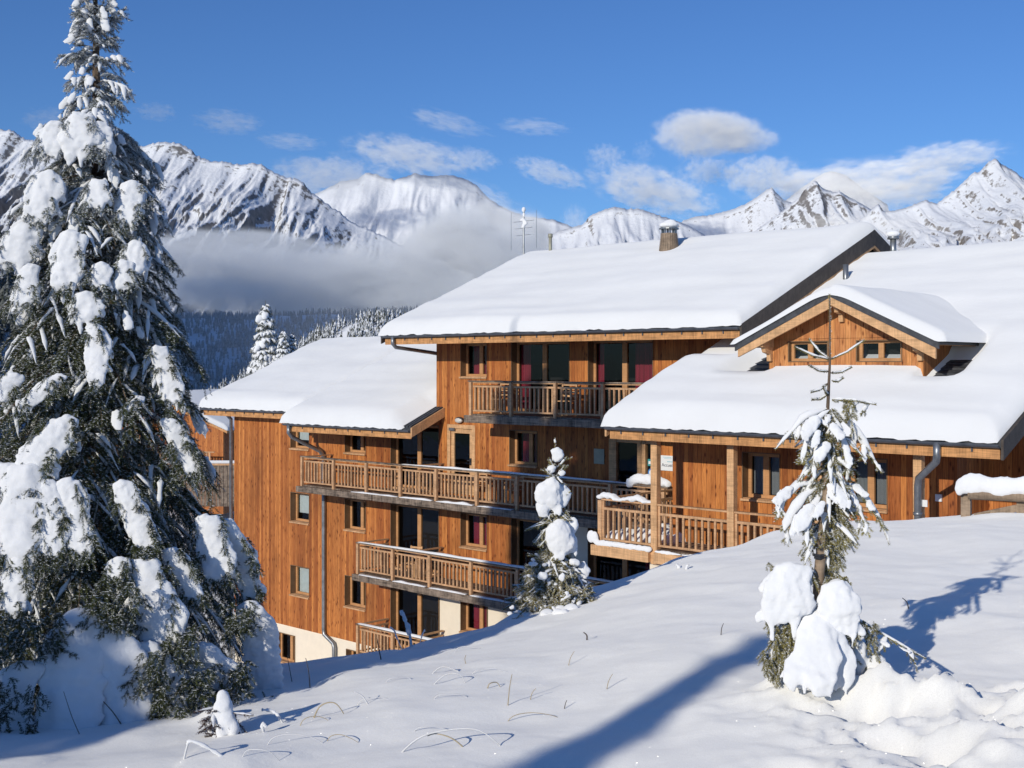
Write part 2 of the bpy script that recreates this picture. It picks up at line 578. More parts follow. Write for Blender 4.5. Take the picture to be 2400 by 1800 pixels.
def window(parent, x0, x1, z0, z1, y, kind, deep=0.30, mat_f='frame'):
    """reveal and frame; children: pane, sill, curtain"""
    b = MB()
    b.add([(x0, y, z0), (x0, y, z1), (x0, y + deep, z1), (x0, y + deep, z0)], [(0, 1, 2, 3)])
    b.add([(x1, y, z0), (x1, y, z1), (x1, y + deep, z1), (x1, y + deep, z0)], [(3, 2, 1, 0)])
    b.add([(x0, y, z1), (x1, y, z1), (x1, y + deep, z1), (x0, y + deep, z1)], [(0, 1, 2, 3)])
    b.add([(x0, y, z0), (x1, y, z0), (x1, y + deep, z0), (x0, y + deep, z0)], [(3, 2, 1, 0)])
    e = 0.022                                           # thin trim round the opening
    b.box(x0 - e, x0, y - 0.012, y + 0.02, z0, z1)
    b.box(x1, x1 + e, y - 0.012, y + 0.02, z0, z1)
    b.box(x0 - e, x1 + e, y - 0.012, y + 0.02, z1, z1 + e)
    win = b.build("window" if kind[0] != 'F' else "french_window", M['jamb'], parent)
    yf = y + deep - 0.075
    f = MB()
    fw = 0.085
    f.box(x0, x0 + fw, yf, yf + 0.07, z0, z1)
    f.box(x1 - fw, x1, yf, yf + 0.07, z0, z1)
    f.box(x0 + fw, x1 - fw, yf, yf + 0.07, z0, z0 + fw)
    f.box(x0 + fw, x1 - fw, yf, yf + 0.07, z1 - fw, z1)
    xm = x0 + (x1 - x0) * (0.5 if kind[0] in 'FC' else 0.60)
    mw = 0.085 if kind[0] in 'F' else 0.075
    if kind == 'A1': xm, mw = x1 - fw, 0.0
    else: f.box(xm - mw, xm + mw, yf - 0.012, yf + 0.062, z0 + fw, z1 - fw)
    f.build("frame", M[mat_f], win, bevel=0.008)
    for a, c in ((x0 + fw, xm - mw), (xm + mw, x1 - fw)):
        if c - a < 0.02: continue
        MB().sheet(a, c, z0 + fw, z1 - fw, yf + 0.035).build("pane", M['glass'], win)
    if kind[0] != 'F':
        MB().box(x0 - 0.03, x1 + 0.03, y - 0.07, y - 0.0, z0 - 0.055, z0 - 0.004).box(x0 + 0.004, x1 - 0.004, y, y + deep - 0.08, z0 - 0.03, z0 + 0.012).build("sill", M['rail'], win)
    else:
        MB().box(x0 - 0.0, x1 + 0.0, y - 0.03, y + deep - 0.08, z0 - 0.05, z0 + 0.015).build("threshold", M['rail'], win)

    def cloth(a, c, za, zb, mat):
        q = MB()
        n = max(4, int((c - a) / 0.035))
        vs = []
        for i in range(n + 1):
            x = a + (c - a) * i / n
            yy = yf + 0.11 + 0.025 * math.sin(i * 2.1) + 0.01 * math.sin(i * 0.7)
            vs += [(x, yy, za), (x, yy, zb)]
        q.add(vs, [(2 * i, 2 * i + 2, 2 * i + 3, 2 * i + 1) for i in range(n)])
        q.build("curtain", M[mat], win, True)
    if kind == 'C':
        cloth(x0 + 0.09, x0 + (x1 - x0) / 2 - 0.08, z0 + 0.09, z1 - 0.09, 'greyblind')
        cloth(x0 + (x1 - x0) / 2 + 0.08, x1 - 0.09, z0 + 0.09, z1 - 0.09, 'greyblind')
    if kind == 'A1': cloth(x0 + 0.1, x1 - 0.05, z0 + 0.05 if z0 < -7 else z0 + 0.3, z1 - 0.04, 'blind')
    if kind in ('B1', 'RC', 'BP'): cloth(x0 + 0.25, x1 - 0.32, z0 + 0.05, z1 - 0.04, 'curtain')
    if kind == 'FR':
        cloth(x0 + 0.1, x0 + 0.5, z0 + 0.05, z1 - 0.05, 'curtain')
    if kind == 'FR2':
        cloth(x0 + 0.1, x0 + 0.32, z0 + 0.05, z1 - 0.05, 'curtain')
        cloth(x1 - 0.85, x1 - 0.1, z0 + 0.05, z1 - 0.05, 'curtain')
    if kind == 'FD2': cloth(x1 - 0.5, x1 - 0.1, z0 + 0.05, z1 - 0.05, 'curtain')
    return win


for ww in WIN: window(chalet, *ww)
bw = MB().box(12.75, 14.3, -3.1, -3.05, -6.6, -4.75).build("basement_window", M['interior'], chalet)
MB().sheet(12.78, 14.27, -6.57, -4.78, -3.13).build("pane", M['glass'], bw)
MB().box(13.45, 13.55, -3.2, -3.14, -6.57, -4.78).build("frame", M['frame'], bw)

# glazed service door and its lamp
x0, x1, z0, z1, y = DOORS[0]
d = MB()
d.box(x0, x0 + 0.13, -0.03, 0.10, z0, z1).box(x1 - 0.13, x1, -0.03, 0.10, z0, z1).box(x0 + 0.13, x1 - 0.13, -0.03, 0.10, z1 - 0.13, z1)
d.box(x0 + 0.14, x0 + 0.28, 0.02, 0.08, z0, z1 - 0.14).box(x1 - 0.28, x1 - 0.14, 0.02, 0.08, z0, z1 - 0.14)
d.box(x0 + 0.28, x1 - 0.28, 0.02, 0.08, z1 - 0.28, z1 - 0.14).box(x0 + 0.28, x1 - 0.28, 0.02, 0.08, z0, z0 + 0.5)
door = d.build("service_door", M['light'], chalet, bevel=0.006)
MB().sheet(x0 + 0.28, x1 - 0.28, z0 + 0.5, z1 - 0.28, 0.05).build("pane", M['glass'], door)
MB().box(x1 - 0.25, x1 - 0.19, -0.005, 0.018, z0 + 0.95, z0 + 1.17).box(x1 - 0.33, x1 - 0.2, -0.045, -0.02, z0 + 1.08, z0 + 1.11).build("handle", M['black'], door)
MB().box(x0 + 0.12, x0 + 0.36, -0.075, -0.032, z1 - 0.20, z1 - 0.11).build("door_closer", M['zinc'], door)
lm = MB().ball((1.13, -0.09, -1.74), (0.17, 0.075, 0.09), 12, 8).build("wall_lamp", M['lamp'], chalet, True)
MB().ball((1.13, -0.06, -1.715), (0.19, 0.09, 0.085), 12, 8).build("lamp_hood", M['black'], lm, True)

# glazed entrance doors, with its printed stickers
x0, x1, z0, z1, y = ENTR
d = MB()
for a, c in ((x0, x0 + 0.26), (x0 + 1.0, x0 + 1.13), (x0 + 1.15, x0 + 1.28), (x1 - 0.13, x1)): d.box(a, c, -0.04, 0.10, z0, z1)
d.box(x0 + 0.26, x0 + 1.0, -0.03, 0.09, z1 - 0.1, z1).box(x0 + 1.28, x1 - 0.13, -0.03, 0.09, z1 - 0.1, z1)
d.box(x0 + 0.26, x0 + 1.0, -0.03, 0.09, z0, z0 + 0.12).box(x0 + 1.28, x1 - 0.13, -0.03, 0.09, z0, z0 + 0.12)
ent = d.build("entrance_door", M['light'], chalet, bevel=0.006)
MB().sheet(x0 + 0.26, x0 + 1.0, z0 + 0.12, z1 - 0.1, 0.04).sheet(x0 + 1.28, x1 - 0.13, z0 + 0.12, z1 - 0.1, 0.04).build("pane", M['glass'], ent)
MB().tube([(x0 + 1.06, -0.09, -3.06), (x0 + 0.92, -0.09, -3.06)], 0.012).box(x0 + 1.04, x0 + 1.08, -0.08, -0.04, -3.12, -3.0).build("handle", M['zinc'], ent)
MB().box(8.50, 8.76, 0.028, 0.034, -2.77, -2.58).build("sticker", M['teal'], ent)
MB().box(8.53, 8.73, 0.022, 0.027, -2.72, -2.64).build("sticker", M['white'], ent)
q = MB()
q.tube([(8.62, 0.034, -2.95), (8.62, 0.028, -2.95)], 0.115, 20)
q.build("sticker", M['blue'], ent)
q = MB()
q.tube([(8.62, 0.027, -2.95), (8.62, 0.022, -2.95)], 0.07, 20)
q.build("sticker", M['white'], ent)


def text(name, s, size, loc, mat, parent, rot=(R(90), 0, 0)):
    c = bpy.data.curves.new(name, 'FONT')
    c.body = s
    c.size = size
    c.align_x = 'CENTER'
    c.align_y = 'CENTER'
    c.extrude = 0.002
    o = bpy.data.objects.new(name, c)
    COL.objects.link(o)
    c.materials.append(mat)
    o.parent = parent
    o.location = loc
    o.rotation_euler = rot
    bpy.context.view_layer.update()
    me = bpy.data.meshes.new_from_object(o.evaluated_get(bpy.context.evaluated_depsgraph_get()))
    bpy.data.objects.remove(o)
    o = link(name, me, None, parent)
    o.location = loc
    o.rotation_euler = rot
    return o


sg = MB().box(8.945, 9.44, -0.03, -0.004, -2.86, -2.45).build("reception_sign", M['white'], chalet)
text("lettering", "Accueil", 0.13, (9.21, -0.034, -2.71), M['ink'], sg)
MB().box(9.06, 9.34, -0.033, -0.0305, -2.505, -2.49).box(9.10, 9.36, -0.033, -0.0305, -2.535, -2.525).box(9.2, 9.38, -0.033, -0.0305, -2.625, -2.60).build("printed_lines", M['pale_ink'], sg)
MB().box(6.63, 7.0, -0.035, -0.003, -2.81, -2.38).build("wall_plaque", M['panelgrey'], chalet)
MB().box(14.9, 15.1, -3.345, -3.303, -1.62, -1.40).build("wall_vent", M['zinc'], chalet)
MB().box(18.17, 18.30, -3.345, -3.303, -2.72, -2.58).build("white_plate", M['white'], chalet)
MB().box(18.52, 18.63, -4.74, -4.725, -2.68, -2.55).build("white_plate", M['white'], chalet)


# ---- balconies
def balcony(x0, x1, zd, posts, y=-1.25, sides=(), dividers=(), beam='grey', rail_snow=(), ledge_snow=(), wall_y=0.0, mats=('rail', 'rail'), name="balcony", joints=()):
    b = MB()
    nb = int((x1 - x0) / 0.145)
    dx = (x1 - x0) / nb
    for i in range(nb):                                      # deck boards run from the wall outwards
        b.box(x0 + i * dx + 0.007, x0 + (i + 1) * dx - 0.007, y - 0.06, wall_y - 0.004, zd - 0.045, zd + rnd.uniform(-0.003, 0.003))
    bal = b.build(name, M['grey'], chalet)
    b = MB()
    js = [x0 - 0.12] + list(joints) + [x1 + 0.1]
    for a, c in zip(js[:-1], js[1:]):
        oy = rnd.uniform(-0.03, 0.02)
        b.box(a + 0.006, c - 0.006, y - 0.22 + oy, y - 0.065, zd - 0.25 + rnd.uniform(-0.02, 0.02), zd - 0.035)
    b.box(x0, x1, y + 0.3, y + 0.42, zd - 0.2, zd - 0.05)
    for i in range(int((x1 - x0) / 1.74) + 1):
        xx = x0 + 0.1 + i * 1.74
        b.box(xx, xx + 0.1, y - 0.06, wall_y - 0.01, zd - 0.235, zd - 0.05)
    b.build("edge_beam", M[beam], bal, bevel=0.012)
    MB().box(x0 - 0.08, x1 + 0.05, y - 0.075, y + 0.075, zd + 0.965, zd + 1.005).build("handrail", M['grey'], bal, bevel=0.008)
    MB().box(x0, x1, y - 0.03, y + 0.03, zd + 0.80, zd + 0.855).box(x0, x1, y - 0.03, y + 0.03, zd + 0.075, zd + 0.125).box(x0, x1, y - 0.03, y + 0.03, zd + 0.925, zd + 0.963).build("rail", M[mats[0]], bal, bevel=0.005)
    ps = list(posts)
    for p in ps:
        MB().box(p - 0.047, p + 0.047, y - 0.12, y - 0.032, zd - 0.2, zd + 0.962).build("post", M[mats[1]], bal, bevel=0.006)
    edges = [x0] + [p for p in ps if x0 + 0.3 < p < x1 - 0.3] + [x1]
    for a, c in zip(edges[:-1], edges[1:]):
        n = max(2, int(round((c - a) / 0.165)))
        q = MB()
        for i in range(1, n):
            xx = a + (c - a) * i / n + rnd.uniform(-0.006, 0.006)
            q.box(xx - 0.024, xx + 0.024, y - 0.022, y + 0.022, zd + 0.126, zd + 0.799)
        q.build("baluster_panel", M[mats[0]], bal)
    for sx in list(sides) + list(dividers):
        q = MB()
        q.box(sx - 0.055, sx + 0.055, y + 0.08, wall_y - 0.015, zd + 0.962, zd + 1.0)
        q.box(sx - 0.025, sx + 0.025, y + 0.035, wall_y - 0.015, zd + 0.80, zd + 0.855)
        q.box(sx - 0.025, sx + 0.025, y + 0.035, wall_y - 0.015, zd + 0.075, zd + 0.125)
        n = max(2, int(abs(y - wall_y) / 0.16))
        for i in range(1, n):
            yy = y + (wall_y - y) * i / n
            q.box(sx - 0.022, sx + 0.022, yy - 0.022, yy + 0.022, zd + 0.126, zd + 0.799)
        q.build("side_rail", M['rail'], bal)
    for a, c, h in rail_snow:
        n = max(6, int((c - a) / 0.12))
        vs = []; fs = []
        prof = [(-0.085, -0.004), (-0.09, 0.3), (-0.06, 0.8), (0.0, 1.0), (0.06, 0.8), (0.09, 0.3), (0.085, -0.004)]
        for i in range(n + 1):
            xx = a + (c - a) * i / n
            hh = h * (1 + 0.35 * mn.noise((xx * 1.7, zd, 3.3))) * min(1, 0.25 + 3 * min(i, n - i) / n)
            for py_, pz_ in prof: vs.append((xx, y + py_ * (1 + 0.15 * mn.noise((xx * 3, py_, 1))), zd + 1.006 + max(0.002, hh * pz_)))
        m = len(prof)
        for i in range(n):
            for k in range(m - 1): fs.append((i * m + k, i * m + k + 1, (i + 1) * m + k + 1, (i + 1) * m + k))
        fs.append(tuple(range(m))); fs.append(tuple(range((n + 1) * m - 1, n * m - 1, -1)))
        MB().add(vs, fs).build("rail_snow", M['snow'], bal, True)
    for a, c, h in ledge_snow:
        q = MB()
        n = max(4, int((c - a) / 0.15))
        vs = []; fs = []
        for i in range(n + 1):
            xx = a + (c - a) * i / n
            hh = h * (0.75 + 0.8 * mn.noise((xx * 2.1, zd, 9))) * min(1, 0.1 + 4 * min(i, n - i) / n)
            yo = y - 0.215 + 0.02 * mn.noise((xx * 3, 4, 2))
            vs += [(xx, yo, zd - 0.034), (xx, yo + 0.02, zd - 0.03 + max(0.004, hh)), (xx, y - 0.08, zd - 0.03 + max(0.006, hh * 1.1)), (xx, y - 0.07, zd - 0.034)]
        for i in range(n):
            for k in range(3): fs.append((i * 4 + k, i * 4 + k + 1, i * 4 + k + 5, i * 4 + k + 4))
        q.add(vs, fs).build("ledge_snow", M['snow'], bal, True)
    return bal


balcony(2.86, 11.6, -1.45, [2.92, 4.58, 6.29, 8.0, 9.7, 11.4], sides=(2.9,), joints=(5.55, 9.4))
b3 = balcony(-5.45, 10.1, -4.15, [-5.41, -3.66, -1.94, -0.26, 1.40, 3.18, 4.82, 6.55, 8.25, 10.02], sides=(-5.4,), dividers=(0.32,), rail_snow=((-0.2, 8.9, 0.045),), ledge_snow=((-2.6, -0.3, 0.03), (-0.2, 1.3, 0.05), (1.5, 3.1, 0.06), (3.3, 4.7, 0.02)), joints=(-1.5, 1.9, 6.0))
balcony(-2.42, 9.6, -6.85, [-2.38, -0.63, 1.10, 2.93, 4.84, 6.6, 8.3], sides=(-2.37,), dividers=(0.32,), rail_snow=((-2.4, 9.5, 0.05),), ledge_snow=((-2.2, -0.7, 0.02), (-0.5, 1.0, 0.045), (1.2, 2.8, 0.03), (3.0, 4.7, 0.03)), joints=(0.25, 4.0))
balcony(-2.42, 4.6, -9.55, [-2.38, -0.63, 1.10, 2.93], sides=(-2.37,), dividers=(0.32,), rail_snow=((-2.4, 4.0, 0.05),))
# thick uncleared snow on the end of the long balcony rail
lumps("rail_snow", [((8.85 + i * 0.09, -1.25 + rnd.uniform(-0.02, 0.02), -3.13 + 0.13 * min(1, i / 3) - (0.02 * max(0, i - 10))), (0.11, 0.13 - 0.006 * max(0, i - 9), 0.14 - 0.010 * max(0, i - 9))) for i in range(15)], 0.03, M['snow'], b3, 0.06, 0.08, 3)

# ---- covered terrace of the right wing
b = MB()
n = int((18.5 - 10.6) / 0.145)
for i in range(n):
    xx = 10.6 + i * (18.5 - 10.6) / n
    b.box(xx + 0.008, xx + 0.137, -4.72, -3.31 if xx > 11.6 else -1.33, -4.2, -4.155 + rnd.uniform(-0.003, 0.003))
ter = b.build("terrace", M['grey'], chalet)
MB().box(10.45, 12.13, -4.83, -4.66, -4.46, -4.21).box(12.29, 18.6, -4.83, -4.66, -4.46, -4.21).box(10.5, 10.62, -4.6, -1.4, -4.44, -4.22).build("edge_beam", M['light'], ter, bevel=0.012)
YP = -4.64
PO = (12.21, 14.24, 16.32, 18.42)
for i, p in enumerate(PO):
    MB().box(p - 0.085, p + 0.085, YP - 0.085, YP + 0.085, -4.5, -1.36).build("post", M['light'], ter, bevel=0.01)
MB().box(10.56, 10.68, YP - 0.06, YP + 0.06, -4.2, -3.17).build("corner_post", M['rail'], ter, bevel=0.01)
hr = [(10.68, 12.12), (12.30, 14.15), (14.33, 16.23), (16.41, 18.33)]
for a, c in hr:
    MB().box(a, c, YP - 0.07, YP + 0.07, -3.165, -3.125).build("handrail", M['rail'], ter, bevel=0.006)
    for za, zb in ((-3.39, -3.33), (-4.10, -4.05)): MB().box(a, c, YP - 0.03, YP + 0.03, za, zb).build("rail", M['rail'], ter, bevel=0.006)
    n = int((c - a) / 0.155)
    q = MB()
    q.box(a + 0.0, a + 0.05, YP - 0.028, YP + 0.028, -4.05, -3.166)
    for i in range(1, n):
        xx = a + (c - a) * i / n
        q.box(xx - 0.024, xx + 0.024, YP - 0.022, YP + 0.022, -4.049, -3.391)
    q.build("baluster_panel", M['rail'], ter)
q = MB().box(10.58, 10.66, YP + 0.07, -1.34, -3.165, -3.125).box(10.6, 10.65, YP + 0.065, -1.34, -3.39, -3.33).box(10.6, 10.65, YP + 0.065, -1.34, -4.10, -4.05)
for i in range(1, 20): q.box(10.6, 10.645, YP + i * 0.162, YP + i * 0.162 + 0.045, -4.049, -3.391)
q.build("side_rail", M['rail'], ter)
lumps("terrace_snow", [((10.62 + i * 0.12, YP + rnd.uniform(-0.03, 0.02), -3.09 + 0.035 * math.sin(i * 0.9) + rnd.uniform(-0.01, 0.02)), (0.11, 0.13, 0.055 + 0.02 * math.sin(i * 0.9))) for i in range(13)], 0.03, M['snow'], ter, 0.04, 0.1, 3)
lumps("terrace_snow", [((10.42 + i * 0.12, -4.78 + rnd.uniform(-0.02, 0.02), -4.16 + (0.12 if i < 2 else 0)), (0.12, 0.07, 0.06 + (0.08 if i < 2 else 0) * 1.0 + rnd.uniform(0, 0.02))) for i in range(15)], 0.025, M['snow'], ter, 0.03, 0.1, 2)
lumps("terrace_snow", [((12.4 + i * 0.13, -4.79, -4.19), (0.12, 0.05, 0.03 + 0.02 * math.sin(i))) for i in range(13)], 0.02, M['snow'], ter, 0.02, 0.1, 2)
bl = []
for i in range(42):
    bl.append(((rnd.uniform(10.7, 12.0), rnd.uniform(-4.4, -2.2), -4.12 + rnd.uniform(0, 0.04)), (rnd.uniform(0.14, 0.3), rnd.uniform(0.14, 0.3), rnd.uniform(0.06, 0.22))))
lumps("terrace_snow", bl, 0.05, M['snow'], ter, 0.05, 0.2, 2)


# ---- roofs with their snow
def roof_slab(x0, x1, ye, yr, zf, th=0.13, name="roof"):
    yb = 2 * yr - ye
    b = MB()
    poly = [(ye, zf(ye)), (yr, zf(yr)), (yb, zf(ye)), (yb, zf(ye) - th), (yr, zf(yr) - th), (ye, zf(ye) - th)]
    b.prism(poly, x0, x1)
    return b.build(name, M['slate'], chalet)


def eave_trim(roof, x0, x1, ye, zf, fh=0.2):
    z = zf(ye)
    MB().box(x0 + 0.08, x1 - 0.03, ye + 0.03, ye + 0.075, z - 0.13 - fh, z - 0.135).build("fascia", M['fascia'], roof)
    q = MB()                                             # half round gutter and its hooks
    pts = []
    n = 7
    for k in range(n + 1):
        a = math.pi + math.pi * k / n
        pts.append((ye - 0.045 + 0.075 * math.cos(a), z - 0.055 + 0.075 * math.sin(a)))
    for k in range(n, -1, -1):
        a = math.pi + math.pi * k / n
        pts.append((ye - 0.045 + 0.066 * math.cos(a), z - 0.052 + 0.066 * math.sin(a)))
    q.prism(pts, x0 + 0.02, x1)
    i = x0 + 0.4
    while i < x1 - 0.1:
        q.box(i, i + 0.03, ye - 0.0, ye + 0.028, z - 0.21, z - 0.13)
        i += 0.62
    q.build("gutter", M['gutter'], roof)
    # planked soffit
    MB().add([(x0 + 0.02, ye + 0.08, z - 0.14), (x1 - 0.02, ye + 0.08, z - 0.14), (x1 - 0.02, ye + 1.9, zf(ye + 1.9) - 0.14), (x0 + 0.02, ye + 1.9, zf(ye + 1.9) - 0.14)], [(3, 2, 1, 0)]).build("soffit", M['fascia'], roof)


def verge(roof, x, ye, yr, zf, side, h=0.3, mat='dark', y_to=None):
    """barge boards along a gable edge (side = +1: right end)"""
    y_to = y_to if y_to is not None else yr
    q = MB()
    a, c = (x, x + 0.05) if side > 0 else (x - 0.05, x)
    q.prism([(ye, zf(ye) + 0.02), (y_to, zf(y_to) + 0.02), (y_to, zf(y_to) - h), (ye, zf(ye) - h)], a, c)
    if y_to == yr:
        yb = 2 * yr - ye
        q.prism([(yr, zf(yr) + 0.02), (yb, zf(ye) + 0.02), (yb, zf(ye) - h), (yr, zf(yr) - h)], a, c)
    q.build("barge_board", M[mat], roof)


def roof_snow(roof, x0, x1, ye, yr, zf, th, seed, dx=0.16, holes=None, name="snow_cover", back=True, ragged=0.026, lip=0.075, step=None):
    """a blanket with rounded rims that hangs a little over the eave"""
    L = yr - ye
    ys = []
    yv = -lip
    while yv < 0.9:
        ys.append(yv); yv += 0.07
    while yv < L:
        ys.append(yv); yv += 0.22
    ys += [L - 0.25, L - 0.1, L + 0.1, L + 0.25]
    ys = sorted(set(ys))
    if back: ys += [L + 0.6, L + 1.5, 2 * L - 0.5, 2 * L - 0.1, 2 * L + 0.05]
    xs = []
    xv = x0
    while xv < x1 - 0.02:
        xs.append(xv)
        xv += 0.07 if (xv - x0 < 0.6 or x1 - xv < 0.6) else dx
    xs.append(x1)
    ny, nx = len(ys), len(xs)
    V = []
    for j, yy in enumerate(ys):
        for i, xx in enumerate(xs):
            yw = ye + yy
            rag = ragged * (mn.noise((xx * 1.1, seed, 0.3)) + 0.9 * mn.noise((xx * 6.0, seed, 1.7)))
            d_e = max(0.0, yy + lip)
            yw -= rag * max(0.0, 1 - (yy + lip) / 0.7)
            d_s = min(xx - x0, x1 - xx)
            d_b = max(0.0, ys[-1] - yy) if back else 9
            r = th * 1.05
            prof = 1.0
            for d in (d_e, d_s, d_b):
                q = 1 - min(1.0, d / r)
                prof = min(prof, math.sqrt(max(0.0, 1 - q * q)))
            yc = yy if yy <= L else 2 * L - yy
            base = zf(ye + yc)
            if abs(yy - L) < 0.8: base -= 0.10 * (0.8 - abs(yy - L)) ** 2
            t_ = th * (1 + 0.22 * mn.noise((xx * 0.33, yw * 0.4, seed)) + 0.15 * mn.noise((xx * 0.22, yw * 2.0, seed + 5)) + 0.05 * mn.noise((xx * 1.3, yw * 1.3, seed)))
            if holes: t_ *= holes(xx, yw)
            z = base + 0.004 + t_ * prof
            if yy < 0.12: z -= (1 - (yy + lip) / (0.12 + lip)) * (0.012 + 0.04 * mn.noise((xx * 7.0, seed, 4.4)))
            V.append((xx, yw - 0.02, z))
    top = len(V)
    F = []
    for j in range(ny - 1):
        for i in range(nx - 1):
            a = j * nx + i
            F.append((a, a + 1, a + nx + 1, a + nx))
    return np_obj(name, V, F, M['roofsnow'], roof, True)


rA = roof_slab(-13.0, -6.28, -0.6, 5.3, zA)
tag(rA, "snow covered roof of the lower left wing")
eave_trim(rA, -12.9, -6.28, -0.6, zA)
verge(rA, -13.0, -0.6, 5.3, zA, -1)
rA2 = MB().prism([(-1.45, zA(-1.45)), (5.3, zA(5.3) + 0.0), (12.05, zA(-1.45)), (12.05, zA(-1.45) - 0.13), (5.3, zA(5.3) - 0.13), (-1.45, zA(-1.45) - 0.13)], -6.28, 0.0).prism([(-1.45, zA(-1.45)), (-0.01, zA(-0.01)), (-0.01, zA(-0.01) - 0.13), (-1.45, zA(-1.45) - 0.13)], 0.0, 0.36).build("roof", M['slate'], chalet)
eave_trim(rA2, -6.28, 0.36, -1.45, zA)
verge(rA2, 0.36, -1.45, 5.3, zA, 1, 0.28, 'light', y_to=-0.02)
q = MB()
for k, (o1, o2) in enumerate(((0.02, 0.10), (-0.16, -0.10), (-0.33, -0.27))):          # bared slate courses by the wall
    q.prism([(-1.4, zA(-1.4) + 0.05), (-0.02, zA(-0.02) + 0.05), (-0.02, zA(-0.02) + 0.0), (-1.4, zA(-1.4) + 0.0)], 0.36 - 0.14 * (k + 1), 0.36 - 0.14 * k - 0.05)
q.build("slate_course", M['slate'], rA2)
roof_snow(rA, -13.05, -6.25, -0.6, 5.3, zA, 0.40, 3.1)
roof_snow(rA2, -6.45, 0.02, -1.45, 5.3, zA, 0.43, 3.15, holes=lambda x, y: 1.0 if x < -0.75 else (0.25 + 0.75 * min(1, max(0, (-0.1 - x) / 0.65)) if y < 0.2 else 1.0))

rB = roof_slab(-0.85, 12.5, -1.6, 5.4, zB)
tag(rB, "highest roof of the chalet under a smooth snow blanket")
eave_trim(rB, -0.8, 12.5, -1.6, zB)
verge(rB, 12.5, -1.6, 5.4, zB, 1, 0.42, 'dark')
verge(rB, -0.85, -1.6, 5.4, zB, -1, 0.3, 'dark')
q = MB()
q.prism([(-1.5, zB(-1.5) - 0.42), (5.4, zB(5.4) - 0.42), (12.3, zB(-1.5) - 0.42), (12.3, zB(-1.5) - 0.50), (5.4, zB(5.4) - 0.5), (-1.5, zB(-1.5) - 0.5)], 12.44, 12.54)
q.box(11.9, 12.42, 5.3, 5.5, zB(5.4) - 0.45, zB(5.4) - 0.14).box(11.9, 12.42, 2.3, 2.48, zB(2.4) - 0.4, zB(2.4) - 0.14).box(11.9, 12.42, -0.1, 0.08, zB(0) - 0.4, zB(0) - 0.14)
q.build("purlin", M['light'], rB)
MB().add([(11.92, -1.5, zB(-1.5) - 0.135), (12.49, -1.5, zB(-1.5) - 0.135), (12.49, 5.4, zB(5.4) - 0.135), (11.92, 5.4, zB(5.4) - 0.135)], [(3, 2, 1, 0)]).build("soffit", M['fascia'], rB)
roof_snow(rB, -0.95, 12.55, -1.6, 5.4, zB, 0.35, 7.7)

rC = MB().prism([(-5.1, zC(-5.1)), (5.3, zC(5.3)), (15.7, zC(-5.1)), (15.7, zC(-5.1) - 0.13), (5.3, zC(5.3) - 0.13), (-5.1, zC(-5.1) - 0.13)], 11.93, 20.15).prism([(-5.1, zC(-5.1)), (-0.05, zC(-0.05)), (-0.05, zC(-0.05) - 0.13), (-5.1, zC(-5.1) - 0.13)], 11.15, 11.93).build("roof", M['slate'], chalet)
tag(rC, "snow covered roof of the right wing around the dormer")
eave_trim(rC, 11.15, 20.15, -5.1, zC)
verge(rC, 20.15, -5.1, 5.3, zC, 1, 0.34, 'dark')
verge(rC, 11.15, -5.1, 5.3, zC, -1, 0.28, 'light', y_to=-0.1)
q = MB()
for yy in (-4.64, -2.0, 1.5): q.box(19.5, 20.1, yy - 0.08, yy + 0.08, zC(yy) - 0.36, zC(yy) - 0.14)
q.box(12.12, 20.0, -4.72, -4.56, zC(-4.64) - 0.33, zC(-4.64) - 0.14)
q.build("purlin", M['light'], rC)

DX0, DX1, DY = 14.04, 17.69, -2.8
DC = 15.87


def sm(a, b_, x):
    t_ = min(1.0, max(0.0, (x - a) / (b_ - a)))
    return t_ * t_ * (3 - 2 * t_)


def dormer_gap(x, y):
    """no snow under the dormer's side eaves"""
    f = 1.0
    if -3.35 < y < 1.5:
        right = sm(DX1 - 0.1, DX1 + 0.02, x) * (1 - sm(DX1 + 0.55, DX1 + 0.95, x)) * sm(-3.25, -2.95, y) * (1 - sm(-1.6, -0.9, y))
        left = (1 - sm(DX0 - 0.02, DX0 + 0.1, x)) * sm(DX0 - 1.5, DX0 - 0.9, x) * sm(-3.1, -2.75, y) * (1 - sm(-1.4, -0.7, y))
        f = 1 - max(right, left) * 0.99
    if x < 12.6 and y > -2.1: f *= 1 - 0.75 * sm(-2.1, -1.7, y) * (1 - sm(12.2, 12.9, x)) * (1 if y < -0.0 else 0)
    return f


roof_snow(rC, 11.05, 20.12, -5.1, 5.3, zC, 0.41, 12.9, dx=0.11, holes=dormer_gap)

# ---- dormer
zd = lambda x: 1.60 - 0.478 * abs(x - DC)
q = MB()
dw = [(14.55, 15.50, 0.10, 0.53), (16.20, 17.20, 0.10, 0.53)]
q.sheet(DX0, DX1, -0.25, 0.60, DY, dw)
q.add([(DX0, DY, 0.60), (DX1, DY, 0.60), (DX1, DY, zd(DX1) - 0.14), (DC, DY, zd(DC) - 0.14), (DX0, DY, zd(DX0) - 0.14)], [(0, 1, 2, 3, 4)])
q.add([(DX1, DY, -0.3), (DX1, 1.5, -0.3), (DX1, 1.5, zd(DX1) - 0.14), (DX1, DY, zd(DX1) - 0.14)], [(0, 1, 2, 3)])
q.add([(DX0, DY, -0.3), (DX0, 1.5, -0.3), (DX0, 1.5, zd(DX0) - 0.14), (DX0, DY, zd(DX0) - 0.14)], [(3, 2, 1, 0)])
dorm = q.build("dormer", M['dormer'], chalet)
